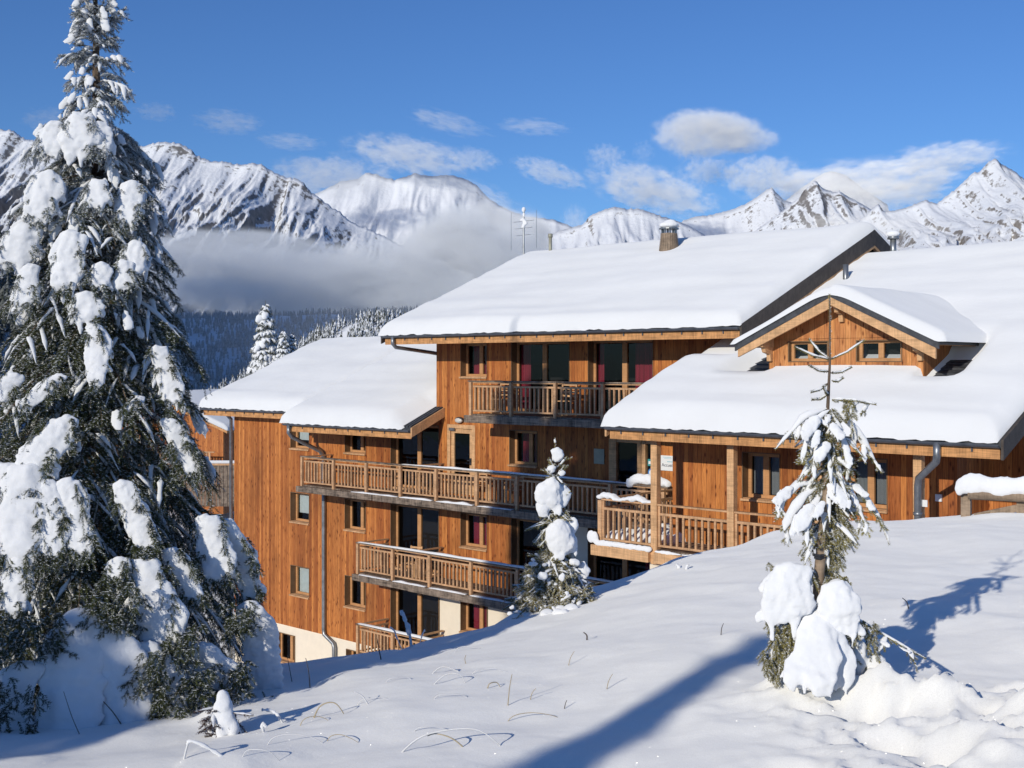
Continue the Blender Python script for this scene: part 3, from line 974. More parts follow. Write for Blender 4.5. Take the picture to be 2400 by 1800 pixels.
for x0, x1, z0, z1 in dw:
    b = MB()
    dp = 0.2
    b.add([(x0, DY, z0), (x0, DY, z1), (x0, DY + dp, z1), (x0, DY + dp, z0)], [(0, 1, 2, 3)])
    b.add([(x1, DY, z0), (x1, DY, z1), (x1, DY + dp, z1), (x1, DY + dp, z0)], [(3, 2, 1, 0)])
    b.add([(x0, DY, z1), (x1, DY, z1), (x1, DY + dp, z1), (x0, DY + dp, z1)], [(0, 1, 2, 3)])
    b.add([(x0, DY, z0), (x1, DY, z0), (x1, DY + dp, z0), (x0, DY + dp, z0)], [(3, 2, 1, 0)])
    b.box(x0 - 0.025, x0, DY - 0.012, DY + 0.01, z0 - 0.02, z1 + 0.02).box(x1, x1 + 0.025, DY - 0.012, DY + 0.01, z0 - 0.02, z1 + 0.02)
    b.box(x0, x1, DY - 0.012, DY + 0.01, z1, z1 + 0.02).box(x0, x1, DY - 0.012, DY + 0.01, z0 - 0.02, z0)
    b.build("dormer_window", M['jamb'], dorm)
    f = MB()
    ya, yb = DY + 0.11, DY + 0.17
    xm = (x0 + x1) / 2
    f.box(x0, x0 + 0.07, ya, yb, z0, z1).box(x1 - 0.07, x1, ya, yb, z0, z1).box(x0 + 0.07, x1 - 0.07, ya, yb, z0, z0 + 0.06).box(x0 + 0.07, x1 - 0.07, ya, yb, z1 - 0.05, z1).box(xm - 0.06, xm + 0.06, ya - 0.01, yb - 0.01, z0 + 0.06, z1 - 0.05)
    f.build("frame", M['frame'], dorm)
    MB().sheet(x0 + 0.07, x1 - 0.07, z0 + 0.06, z1 - 0.05, DY + 0.15).build("pane", M['glass'], dorm)
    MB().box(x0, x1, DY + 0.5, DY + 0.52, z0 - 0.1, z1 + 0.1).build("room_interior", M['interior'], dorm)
YF = -3.32
HW = 2.36
q = MB()
q.prism_y([(DC - HW, zd(DC - HW)), (DC, zd(DC)), (DC + HW, zd(DC + HW)), (DC + HW, zd(DC + HW) - 0.05), (DC, zd(DC) - 0.05), (DC - HW, zd(DC - HW) - 0.05)], YF, 2.4)
for sx in (-1, 1):
    a, c = (DC - HW - 0.02, DC) if sx < 0 else (DC, DC + HW + 0.02)
    q.prism_y([(a, zd(a) + 0.025), (c, zd(c) + 0.025), (c, zd(c) - 0.13), (a, zd(a) - 0.13)], YF - 0.05, YF)
q.build("dormer_roof", M['slate'], dorm)
q = MB()
for sx in (-1, 1):
    a, c = (DC - HW + 0.05, DC) if sx < 0 else (DC, DC + HW - 0.05)
    q.prism_y([(a, zd(a) - 0.132), (c, zd(c) - 0.132), (c, zd(c) - 0.36), (a, zd(a) - 0.30)], YF - 0.03, YF + 0.03)
q.build("barge_board", M['light'], dorm)
q = MB()
q.prism_y([(DC - HW + 0.06, zd(DC - HW) - 0.02), (DC, zd(DC) - 0.075), (DC + HW - 0.06, zd(DC + HW) - 0.02), (DC + HW - 0.06, zd(DC + HW) - 0.06), (DC, zd(DC) - 0.12), (DC - HW + 0.06, zd(DC - HW) - 0.06)], YF + 0.04, 1.2)
q.build("soffit", M['fascia'], dorm)
for xx, hh in ((DC + 0.0, 0.36), (DX0 + 0.05, 0.30), (DX1 - 0.05, 0.30)):          # purlin ends on their brackets
    zt = zd(xx) - 0.13
    q = MB().box(xx - 0.07, xx + 0.07, YF + 0.05, DY - 0.002, zt - 0.2, zt - 0.01)
    q.prism([(DY - 0.003, zt - 0.2), (DY - 0.36, zt - 0.2), (DY - 0.30, zt - 0.32), (DY - 0.12, zt - 0.36), (DY - 0.1, zt - 0.52), (DY - 0.003, zt - 0.52)], xx - 0.05, xx + 0.05)
    q.build("bracket", M['light'], dorm)
# dormer snow
V = []; Fc = []
xs = [DC - HW - 0.12 + (2 * HW + 0.3) * i / 70 for i in range(71)]
ys = [YF - 0.10 + k * 0.05 for k in range(12)] + [YF + 0.5 + k * 0.2 for k in range(1, 26)]
for j, yy in enumerate(ys):
    for i, xx in enumerate(xs):
        d_f = yy - (YF - 0.10)
        d_s = min(xx - xs[0], xs[-1] - xx)
        th = 0.225 * (1 + 0.2 * mn.noise((xx * 0.8, yy * 0.8, 4))) * (1.05 if xx > DC else 0.8)
        pr = 1.0
        for d_ in (d_f, d_s):
            qq = 1 - min(1, max(0, d_) / 0.24)
            pr = min(pr, math.sqrt(max(0, 1 - qq * qq)))
        zz = zd(min(max(xx, DC - HW), DC + HW))
        if abs(xx - DC) < 0.5: zz -= 0.4 * (0.5 - abs(xx - DC)) ** 2
        V.append((xx, yy, zz - 0.02 + 0.03 + th * pr))
nx = len(xs)
for j in range(len(ys) - 1):
    for i in range(nx - 1):
        a = j * nx + i
        Fc.append((a, a + 1, a + nx + 1, a + nx))
np_obj("snow_cover", V, Fc, M['roofsnow'], dorm, True)
# slate courses bared beside the dormer
q = MB()
for k in range(9):
    yy = -3.1 + k * 0.26
    q.prism([(yy, zC(yy) + 0.045), (yy + 0.3, zC(yy + 0.3) + 0.02), (yy + 0.3, zC(yy + 0.3) + 0.005), (yy, zC(yy) + 0.005)], DX0 - 1.2, DX0 - 0.01)
q.build("slate_course", M['slate'], rC)
q = MB()
for k in range(9):
    yy = -3.1 + k * 0.26
    q.prism([(yy, zC(yy) + 0.045), (yy + 0.3, zC(yy + 0.3) + 0.02), (yy + 0.3, zC(yy + 0.3) + 0.005), (yy, zC(yy) + 0.005)], DX1 + 0.01, DX1 + 0.9)
q.build("slate_course", M['slate'], rC)

# ---- gutters' down pipes
MB().tube([(-5.95, -1.5, -2.08), (-5.95, -1.5, -2.35), (-5.93, -1.38, -2.5), (-5.80, -0.25, -3.05), (-5.79, -0.1, -3.25), (-5.79, -0.09, -4.1), (-5.79, -0.09, -9.45), (-5.76, -0.09, -9.62), (-5.25, -0.09, -9.86), (-5.20, -0.09, -10.0), (-5.20, -0.09, -13)], 0.075, 10).build("downpipe", M['zinc'], chalet, True)
MB().tube([(-11.62, -0.5, -1.7), (-11.64, -0.09, -2.1), (-11.64, -0.09, -13)], 0.07, 10).build("downpipe", M['zinc'], chalet, True)
MB().tube([(-0.25, -1.66, 0.92), (-0.25, -1.66, 0.70), (-0.22, -1.55, 0.58), (-0.1, -0.1, 0.42), (-0.07, 0.2, 0.38)], 0.065, 10).build("downpipe", M['zinc'], chalet, True)
MB().tube([(19.0, -5.16, -1.42), (19.0, -5.16, -1.66), (18.97, -5.12, -1.78), (18.52, -4.86, -2.13), (18.48, -4.82, -2.28), (18.48, -4.82, -5.0)], 0.07, 12).tube([(18.48, -4.82, -2.78), (18.48, -4.82, -2.84)], 0.085, 12).build("downpipe", M['zinc'], chalet, True)

# ---- things that rise from the roofs
q = MB()
cb, ct = 0.36, 0.26
X, Y = 6.25, 4.15
zb0, zt0 = zB(Y) - 0.15, zB(Y) + 0.80
for k in range(24):
    a0, a1 = 2 * math.pi * k / 24, 2 * math.pi * (k + 0.86) / 24
    q.add([(X + cb * math.cos(a0), Y + cb * math.sin(a0), zb0), (X + cb * math.cos(a1), Y + cb * math.sin(a1), zb0), (X + ct * math.cos(a1), Y + ct * math.sin(a1), zt0), (X + ct * math.cos(a0), Y + ct * math.sin(a0), zt0)], [(0, 1, 2, 3)])
q.tube([(X, Y, zb0), (X, Y, zt0 - 0.02)], [cb - 0.02, ct - 0.02], 24)
chim = q.build("chimney", M['log'], chalet)
q = MB()
for k in range(8):
    a = 2 * math.pi * k / 8
    q.box(X + 0.22 * math.cos(a) - 0.02, X + 0.22 * math.cos(a) + 0.02, Y + 0.22 * math.sin(a) - 0.02, Y + 0.22 * math.sin(a) + 0.02, zt0 - 0.02, zt0 + 0.14)
q.tube([(X, Y, zt0 + 0.13), (X, Y, zt0 + 0.17)], 0.31, 20)
q.build("cowl", M['zinc'], chim)
lumps("snow_cap", [((X, Y, zt0 + 0.26), (0.32, 0.32, 0.12)), ((X + 0.05, Y, zt0 + 0.30), (0.22, 0.22, 0.14))], 0.03, M['snow'], chim, 0.03, 0.2)
MB().tube([(0.35, 5.2, zB(5.2)), (0.35, 5.2, 4.55)], 0.06, 10).tube([(0.35, 5.2, 4.55), (0.35, 5.2, 4.68)], 0.085, 10).build("vent_pipe", M['panelgrey'], chalet, True)
MB().tube([(12.95, 2.9, zC(2.9)), (12.95, 2.9, 2.72)], 0.075, 12).build("flue_pipe", M['zinc'], chalet, True)
vp = MB().tube([(13.2, 5.2, zC(5.2)), (13.2, 5.2, 3.62)], 0.085, 12).tube([(13.2, 5.2, 3.56), (13.2, 5.2, 3.66)], [0.17, 0.13], 12).build("roof_vent", M['zinc'], chalet, True)
lumps("snow_cap", [((13.2, 5.2, 3.7), (0.2, 0.2, 0.1))], 0.03, M['snow'], vp)
mast = MB().tube([(-0.75, 5.0, 3.2), (-0.75, 5.0, 5.62)], [0.035, 0.03], 8)
for k, (l, zz) in enumerate(((0.5, 5.4), (0.42, 5.15), (0.35, 4.9))):
    mast.tube([(-0.75 - l, 5.0, zz - 0.2), (-0.75 + l, 5.0, zz - 0.2)], 0.008, 5)
for xo in (-0.62, 0.62):
    mast.tube([(-0.75 + xo, 5.0, 4.2), (-0.75 + xo, 5.0, 5.55)], 0.007, 5)
mast = mast.build("antenna_mast", M['zinc'], chalet)
lumps("snow_cap", [((-0.75, 5.0, 5.62), (0.075, 0.075, 0.10)), ((-0.75, 5.0, 5.42), (0.05, 0.05, 0.12)), ((-0.81, 5.0, 5.25), (0.13, 0.07, 0.06)), ((-0.68, 5.0, 5.12), (0.11, 0.07, 0.09)), ((-0.78, 5.0, 5.0), (0.09, 0.07, 0.08))], 0.03, M['snow'], mast, 0.05, 0.1, 2)


# ---- garden chairs and tables on the balconies
def chair(x, y, z, turn, label):
    c = empty("wooden_chair", house_to_world(x, y, z), RZ + turn)
    tag(c, label, "chair", "wooden chairs on the balconies")
    q = MB()
    for k in range(5): q.box(-0.24, 0.24, -0.22 + k * 0.09, -0.145 + k * 0.09, 0.42, 0.445)
    q.build("seat", M['light'], c)
    q = MB().box(-0.24, -0.195, 0.205, 0.245, 0.45, 0.95).box(0.195, 0.24, 0.205, 0.245, 0.45, 0.95)
    for k in range(4): q.box(-0.194, 0.194, 0.21, 0.235, 0.54 + k * 0.11, 0.60 + k * 0.11)
    q.build("backrest", M['light'], c)
    for sx in (-1, 1):
        for yy in (-0.2, 0.22): MB().box(sx * 0.22 - 0.022, sx * 0.22 + 0.022, yy - 0.022, yy + 0.022, 0.0, 0.419).build("leg", M['light'], c)
    return c


def table(x, y, z, label):
    c = empty("wooden_table", house_to_world(x, y, z), RZ)
    tag(c, label, "table", "wooden tables on the balconies")
    q = MB()
    for k in range(6): q.box(-0.4, 0.4, -0.3 + k * 0.1, -0.21 + k * 0.1, 0.70, 0.73)
    q.build("table_top", M['light'], c)
    for sx in (-1, 1):
        for sy in (-1, 1): MB().box(sx * 0.34 - 0.025, sx * 0.34 + 0.025, sy * 0.24 - 0.025, sy * 0.24 + 0.025, 0, 0.699).build("leg", M['light'], c)


chair(3.35, -0.45, -1.45, 0.0, "wooden chair on the top balcony, left of the red-curtained window")
chair(6.0, -0.5, -1.45, 0.3, "wooden chair on the top balcony, between the two french windows")
chair(2.3, -0.45, -4.15, 0.0, "wooden chair on the long balcony, right of the glazed service door")
chair(3.9, -0.5, -4.15, 0.1, "wooden chair on the long balcony, under the red-curtained small window")
table(3.1, -0.62, -4.15, "slatted wooden table on the long balcony between two chairs")
chair(-0.6, -0.5, -6.85, 0.2, "wooden chair on the second lowest balcony, in front of the dark french window")
# ------------------------------------------------------------------ the snow slope in front of and around the house
COLS = {
    -1.6: [(-30, -2.6), (0, -2.0), (5, -2.3), (9, -3.2), (14, -5.2), (25, -9.5), (45, -10.5), (70, -10), (110, -11), (180, -40), (330, -130)],
    -.43: [(-30, -2.3), (0, -1.65), (3, -1.7), (5.3, -1.80), (6.5, -1.97), (9.5, -2.48), (13, -4.2), (25, -10.3), (42, -11.8), (60, -10.4), (85, -9.2), (110, -10), (180, -40), (330, -130)],
    -.286: [(-30, -2.2), (0, -1.63), (3, -1.68), (5.2, -1.76), (7.2, -2.05), (9.5, -2.44), (13, -4.2), (25, -10.3), (42, -11.9), (60, -11), (85, -9.6), (110, -10), (180, -40), (330, -130)],
    -.179: [(-30, -2.1), (0, -1.62), (3, -1.66), (5.1, -1.72), (6.8, -1.93), (9.5, -2.40), (13, -4.1), (24, -9.4), (36, -11.6), (60, -12), (110, -14), (180, -45), (330, -130)],
    -.071: [(-30, -2.0), (0, -1.6), (3, -1.64), (5.0, -1.68), (7, -1.86), (10.5, -2.42), (14, -4.0), (24, -8.9), (36, -10.9), (60, -12), (110, -16), (180, -45), (330, -130)],
    .036: [(-30, -2.0), (0, -1.6), (3, -1.63), (5.0, -1.685), (6.8, -1.80), (10, -2.12), (12.3, -2.45), (16, -4.4), (24, -7.9), (34, -10.2), (60, -12), (110, -16), (180, -45), (330, -130)],
    .129: [(-30, -2.0), (0, -1.58), (3, -1.62), (4.9, -1.65), (6.3, -1.67), (8.5, -1.80), (14, -2.28), (18, -3.6), (24, -5.9), (30, -7.2), (45, -9), (110, -14), (180, -45), (330, -130)],
    .25: [(-30, -1.9), (0, -1.56), (3, -1.60), (4.8, -1.62), (6.3, -1.65), (9, -1.745), (15, -2.03), (19, -3.1), (24, -4.3), (30, -5), (45, -7), (110, -14), (180, -45), (330, -130)],
    .43: [(-30, -1.8), (0, -1.5), (3, -1.53), (4.6, -1.56), (7, -1.61), (11, -1.74), (16, -1.94), (20, -2.9), (26, -4.2), (40, -4.6), (110, -10), (180, -45), (330, -130)],
    1.6: [(-30, -1.5), (0, -1.3), (5, -1.2), (11, -1.1), (18, -1.2), (26, -2.4), (40, -3.5), (110, -9), (180, -45), (330, -130)],
}


def pchip(pts, xq):
    x = np.array([p[0] for p in pts], float)
    y = np.array([p[1] for p in pts], float)
    h = np.diff(x)
    d = np.diff(y) / h
    m = np.zeros(len(x))
    for i in range(1, len(x) - 1):
        if d[i - 1] * d[i] > 0:
            w1, w2 = 2 * h[i] + h[i - 1], h[i] + 2 * h[i - 1]
            m[i] = (w1 + w2) / (w1 / d[i - 1] + w2 / d[i])
    m[0], m[-1] = d[0], d[-1]
    k = np.clip(np.searchsorted(x, xq) - 1, 0, len(x) - 2)
    t = (xq - x[k]) / h[k]
    return (2 * t**3 - 3 * t**2 + 1) * y[k] + (t**3 - 2 * t**2 + t) * h[k] * m[k] + (-2 * t**3 + 3 * t**2) * y[k + 1] + (t**3 - t**2) * h[k] * m[k + 1]


MK = sorted(COLS)
YQ = np.linspace(-30, 330, 3601)
TAB = np.array([pchip(COLS[m], YQ) for m in MK])
# smooth the table across m
MF = np.linspace(-1.6, 1.6, 641)
TF = np.zeros((len(MF), len(YQ)), np.float32)
for j in range(len(MF)):
    k = min(max(np.searchsorted(MK, MF[j]) - 1, 0), len(MK) - 2)
    t = (MF[j] - MK[k]) / (MK[k + 1] - MK[k])
    TF[j] = TAB[k] * (1 - t) + TAB[k + 1] * t
ker = np.exp(-np.linspace(-2, 2, 25) ** 2)
ker /= ker.sum()
TF = np.apply_along_axis(lambda c: np.convolve(np.pad(c, 12, 'edge'), ker, 'valid'), 0, TF)

LUMPS = [(1.80, 5.75, 0.62, 0.40, 0.10), (2.35, 5.25, 0.55, 0.5, 0.075), (1.45, 5.15, 0.3, 0.25, 0.05), (2.2, 4.75, 0.5, 0.35, 0.07), (1.25, 4.6, 0.4, 0.3, 0.05)]
MOUNDS = [(1.62, 5.98, 0.24, 0.16, 0.13), (1.80, 5.72, 0.22, 0.11, 0.07), (2.02, 5.55, 0.2, 0.12, 0.07), (2.28, 5.25, 0.16, 0.10, 0.085), (1.35, 5.95, 0.10, 0.07, 0.06), (1.28, 5.80, 0.16, 0.07, 0.045),
          (1.9, 4.95, 0.13, 0.30, 0.06), (1.60, 5.02, 0.10, 0.10, -0.10), (1.75, 4.85, 0.09, 0.12, -0.08), (2.05, 5.1, 0.07, 0.09, -0.06), (1.5, 5.55, 0.13, 0.06, -0.035),
          (2.50, 5.95, 0.10, 0.05, 0.05), (2.44, 5.62, 0.10, 0.05, 0.05), (2.42, 5.75, 0.08, 0.04, 0.05), (2.36, 5.42, 0.09, 0.05, 0.05), (2.38, 5.02, 0.17, 0.13, 0.17), (2.55, 4.8, 0.22, 0.15, 0.16), (2.2, 4.72, 0.2, 0.06, 0.05), (1.1, 4.72, 0.12, 0.08, -0.07),
          (2.44, 5.2, 0.06, 0.05, -0.05), (2.15, 5.35, 0.05, 0.05, -0.05), (-1.62, 6.55, 0.10, 0.10, 0.05), (0.4, 12.35, 0.6, 0.3, 0.08), (-0.1, 12.2, 0.4, 0.25, 0.06)]


def ground_base(X, Y):
    m = X / (abs(Y) + 1.2) if Y > 0 else X / 1.2 * 0.3
    m = X / max(Y, 2.0)
    m = min(1.59, max(-1.59, m))
    fj = (m + 1.6) / 0.005
    j = min(int(fj), len(MF) - 2)
    fi = (min(max(Y, -29.9), 329.8) + 30) * 10
    i = int(fi)
    a, b = fj - j, fi - i
    return float((TF[j, i] * (1 - a) + TF[j + 1, i] * a) * (1 - b) + (TF[j, i + 1] * (1 - a) + TF[j + 1, i + 1] * a) * b)


def ground(X, Y):
    z = ground_base(X, Y)
    d = math.hypot(X, Y)
    amp = 1.0 if d < 30 else 1.0
    z += 0.06 * mn.noise((X * 0.6 + 3, Y * 0.45, 1.5)) * amp + 0.030 * mn.noise((X * 1.5 + 3, Y * 1.3, 8.5))
    # wind-laid ripples across the slope
    z += 0.014 * mn.noise((X * 0.8 - Y * 0.35, Y * 2.2 + X * 0.8, 4.5))
    z += 0.008 * mn.noise((X * 3.1, Y * 4.2, 7.5)) + 0.004 * mn.noise((X * 9.0, Y * 11.0, 2.5))
    if 3 < Y < 16 and X > -4:                               # a low drift edge and shallow dimples
        e = (Y - 6.15 - 0.62 * (X - 0.0)) / 0.22
        if abs(e) < 4 and -1.5 < X < 3.5: z += 0.020 * math.tanh(e) * math.exp(-(e / 3.0) ** 2)
        z += 0.045 * max(0.0, mn.noise((X * 2.2 + 5, Y * 1.7, 12.5))) ** 1.5 - 0.03 * max(0.0, mn.noise((X * 2.9 + 9, Y * 2.3, 2.5))) ** 1.4
    if Y < 9 and X > -3:
        k = 0
        for (cx, cy, rx, ry, a) in LUMPS:
            e = ((X - cx) / rx) ** 2 + ((Y - cy) / ry) ** 2
            if e < 5: k += a * math.exp(-e)
        if k > 1e-4:
            b = mn.noise((X * 3.4, Y * 3.4, 0.7))
            c = mn.noise((X * 7.5, Y * 7.5, 5.7))
            z += k * 0.22 * mn.fractal((X * 15.0, Y * 15.0, 3.3), 0.8, 2.0, 3)
            z += k * (1.5 * (0.5 - abs(b)) + 0.9 * (0.35 - abs(c)))
    if Y < 14:
        for (cx, cy, rx, ry, a) in MOUNDS:
            e = ((X - cx) / rx) ** 2 + ((Y - cy) / ry) ** 2
            if e < 6: z += 1.3 * a * math.exp(-e)
    return z


def on_ground(px, py, z0=3.0, z1=26.0):
    y = z0
    while y < z1:
        p = at(px, py, y)
        if p.z <= ground(p.x, p.y): return p
        y += 0.02
    return at(px, py, z1)


ysg = list(np.linspace(-30, 1, 24)) + list(np.linspace(1.3, 3.4, 12)) + list(np.arange(3.5, 7.6, 0.03)) + list(np.geomspace(7.62, 20, 190)) + list(np.geomspace(20.3, 330, 90))
sg_ = np.concatenate([-np.geomspace(3.2, 0.52, 40), np.linspace(-0.51, 0.51, 300), np.geomspace(0.52, 3.2, 40)])
V = []
for y in ysg:
    hw = max(y, 0) + (1.6 if y > 0 else 1.6 + abs(y) * 0.6)
    for s_ in sg_:
        x = s_ * hw
        V.append((x, y, ground(x, y)))
nx = len(sg_)
idx = np.arange(len(V)).reshape(len(ysg), nx)
F = np.stack([idx[:-1, :-1], idx[:-1, 1:], idx[1:, 1:], idx[1:, :-1]], -1).reshape(-1, 4)
M['groundsnow'] = snow_mat("ground_snow", (0.85, 0.845, 0.82), fine=55, fs=0.22, broad=4.5, bs=0.25, coarse_dist=0.03)


def add_sparkle(m):
    """single ice crystals that catch the sun: tiny facets tilted at random"""
    t = m.node_tree
    b = t.nodes['Principled BSDF']
    out = t.nodes['Material Output']
    vr = t.nodes.new('ShaderNodeTexVoronoi')
    vr.inputs['Scale'].default_value = 170
    tc = t.nodes.new('ShaderNodeTexCoord')
    t.links.new(tc.outputs['Object'], vr.inputs['Vector'])
    vm = t.nodes.new('ShaderNodeVectorMath')
    vm.operation = 'MULTIPLY_ADD'
    t.links.new(vr.outputs['Color'], vm.inputs[0])
    vm.inputs[1].default_value = (2.0, 2.0, 1.2)
    vm.inputs[2].default_value = (-1.0, -1.0, 0.05)
    nn = t.nodes.new('ShaderNodeVectorMath')
    nn.operation = 'NORMALIZE'
    t.links.new(vm.outputs[0], nn.inputs[0])
    gl = t.nodes.new('ShaderNodeBsdfGlossy')
    gl.inputs['Roughness'].default_value = 0.2
    t.links.new(nn.outputs[0], gl.inputs['Normal'])
    sz = math_n(t, 'LESS_THAN', vr.outputs['Distance'], 0.42)
    mx = t.nodes.new('ShaderNodeMixShader')
    t.links.new(math_n(t, 'MULTIPLY', sz, 0.06), mx.inputs[0])
    t.links.new(b.outputs[0], mx.inputs[1])
    t.links.new(gl.outputs[0], mx.inputs[2])
    t.links.new(mx.outputs[0], out.inputs['Surface'])


add_sparkle(M['groundsnow'])
tag(np_obj("snow_ground", V, F, M['groundsnow'], None, True), kind='structure')


# ------------------------------------------------------------------ conifers
def leaf_mat(name, green, frostc=(0.80, 0.83, 0.88)):
    m, t, b = mat_new(name)
    a = t.nodes.new('ShaderNodeAttribute')
    a.attribute_name = 'frost'
    v = noise_n(t, coords(t), 9, 3)
    g = ramp(t, v, [(0.3, tuple(x * 0.55 for x in green)), (0.7, tuple(x * 1.35 for x in green))])
    t.links.new(mix_c(t, a.outputs['Fac'], g, frostc), b.inputs['Base Color'])
    b.inputs['Roughness'].default_value = 0.6
    b.inputs['Specular IOR Level'].default_value = 0.25
    return m


M['needle'] = leaf_mat("spruce_needles", (0.052, 0.062, 0.022))
M['needle_y'] = leaf_mat("young_spruce_needles", (0.22, 0.192, 0.066))
M['needle_far'] = leaf_mat("distant_needles", (0.045, 0.05, 0.03))
M['bark'] = simple("spruce_bark", (0.12, 0.085, 0.06), 0.9, 0, 0.4, 14)


def sprig(n, nl, nw, seed, frost_p=0.55):
    r = random.Random(seed)
    T = []
    for i in range(n):
        t = (i + r.random()) / n
        ph = r.uniform(0, 2 * math.pi)
        c, s = math.cos(ph), math.sin(ph)
        l = nl * r.uniform(0.8, 1.15) * (1.0 if t < 0.85 else 0.8)
        fz = 0.85 if (s > 0.25 and r.random() < frost_p) else (0.35 if (s > -0.3 and r.random() < frost_p * 0.35) else 0.0)
        w = nw / 2
        # (along, fixed offset, side, up, frost)
        T.append((t, -w, -s * w * 0.2, c * w * 0.2, fz))
        T.append((t, w, s * w * 0.2, -c * w * 0.2, fz))
        T.append((t, l * 0.75, c * l * 0.72, s * l * 0.72, fz))
    return np.array(T, np.float32)


class Tree:
    def __init__(s):
        s.p = []; s.d = []; s.l = []
        s.wood = MB()
        s.ridge = []          # (polyline points, radius)

    def line(s, pts, step, side=0.0, r=rnd, ls=1.0):
        """sprigs along a polyline of Vectors"""
        for a, b in zip(pts[:-1], pts[1:]):
            L = (b - a).length
            n = max(1, int(L / step))
            for i in range(n):
                p = a + (b - a) * (i / n)
                dd = (b - a).normalized()
                s.p.append(p); s.d.append(dd); s.l.append(L / n * 1.1 * ls)
                if side and r.random() < side:
                    k = dd.cross(Vector((0, 0, 1)))
                    if k.length < 0.05: k = Vector((1, 0, 0))
                    k.normalize()
                    for sg in (-1, 1):
                        v = (dd * 0.75 + k * sg * r.uniform(0.5, 0.9) + Vector((0, 0, r.uniform(-0.45, 0.05)))).normalized()
                        s.p.append(p); s.d.append(v); s.l.append(step * r.uniform(0.7, 1.2) * ls)

    def foliage(s, name, mat, parent, n, nl, nw, frost_p=0.55, seed=1, high=None):
        T = [sprig(n, nl, nw, seed + k, frost_p) for k in range(4)]
        P = np.array([tuple(v) for v in s.p], np.float32)
        D = np.array([tuple(v) for v in s.d], np.float32)
        L = np.array(s.l, np.float32)
        up = np.tile(np.array([[0, 0, 1.0]], np.float32), (len(P), 1))
        flat = np.abs(D[:, 2]) > 0.95
        up[flat] = (0.3, -0.9, 0.3)
        Sd = np.cross(up, D)
        Sd /= np.linalg.norm(Sd, axis=1, keepdims=True) + 1e-9
        Up = np.cross(D, Sd)
        Vs = []; Fr = []
        for k in range(4):
            q = slice(k, None, 4)
            t = T[k]
            al = t[None, :, 0] * L[q, None] + t[None, :, 1]
            v = P[q, None, :] + D[q, None, :] * al[..., None] + Sd[q, None, :] * t[None, :, 2, None] + Up[q, None, :] * t[None, :, 3, None]
            Vs.append(v.reshape(-1, 3))
            Fr.append(np.tile(t[:, 4], (len(P[q]),)))
        Vs = np.concatenate(Vs)
        Fr = np.concatenate(Fr)
        if high:                                             # rime thickens towards the top
            rs = np.random.RandomState(seed)
            zc = Vs[0::3, 2]
            pr = np.clip((zc - high[0]) / (high[1] - high[0]), 0, 1) * high[2]
            rim = np.where(rs.rand(len(zc)) < pr, rs.uniform(0.5, 0.9, len(zc)), 0)
            Fr = np.maximum(Fr, np.repeat(rim, 3))
        F = np.arange(len(Vs), dtype=np.int32).reshape(-1, 3)
        return np_obj(name, Vs, F, mat, parent, False, {'frost': Fr})

    def ridges(s, name, mat, parent, k=7, n=6, seed=3):
        """snow lying along the tops of twigs"""
        if not s.ridge: return None
        rs = np.random.RandomState(seed)
        Vs = []; Fs = []; off = 0
        base = []
        for i in range(k - 1):
            for j in range(n):
                base.append((i * n + j, i * n + (j + 1) % n, (i + 1) * n + (j + 1) % n, (i + 1) * n + j))
        base = np.array(base, np.int32)
        ang = np.linspace(0, 2 * np.pi, n, endpoint=False)
        for pts, r in s.ridge:
            q = np.array([tuple(p) for p in pts], np.float32)
            tt = np.linspace(0, len(q) - 1, k)
            i0 = np.clip(tt.astype(int), 0, len(q) - 2)
            fr = (tt - i0)[:, None]
            c = q[i0] * (1 - fr) + q[i0 + 1] * fr
            d = np.gradient(c, axis=0)
            d /= np.linalg.norm(d, axis=1, keepdims=True) + 1e-9
            sd = np.cross(d, np.array([0, 0, 1.0]))
            nn = np.linalg.norm(sd, axis=1, keepdims=True)
            sd = np.where(nn > 0.1, sd / (nn + 1e-9), np.array([1.0, 0, 0]))
            u = np.cross(sd, d)
            rad = r * (0.35 + 0.65 * np.sin(np.linspace(0.12, np.pi - 0.15, k)) ** 0.6) * rs.uniform(0.55, 1.35, k)
            rad[0] *= 0.3; rad[-1] *= 0.25
            cc = c + np.array([0, 0, 1.0]) * (rad[:, None] * 0.55)
            ring = cc[:, None, :] + sd[:, None, :] * (np.cos(ang)[None, :, None] * rad[:, None, None] * 1.15) + u[:, None, :] * (np.sin(ang)[None, :, None] * rad[:, None, None] * 0.75)
            Vs.append(ring.reshape(-1, 3))
            Fs.append(base + off)
            off += k * n
        return np_obj(name, np.concatenate(Vs), np.concatenate(Fs), mat, parent, True)


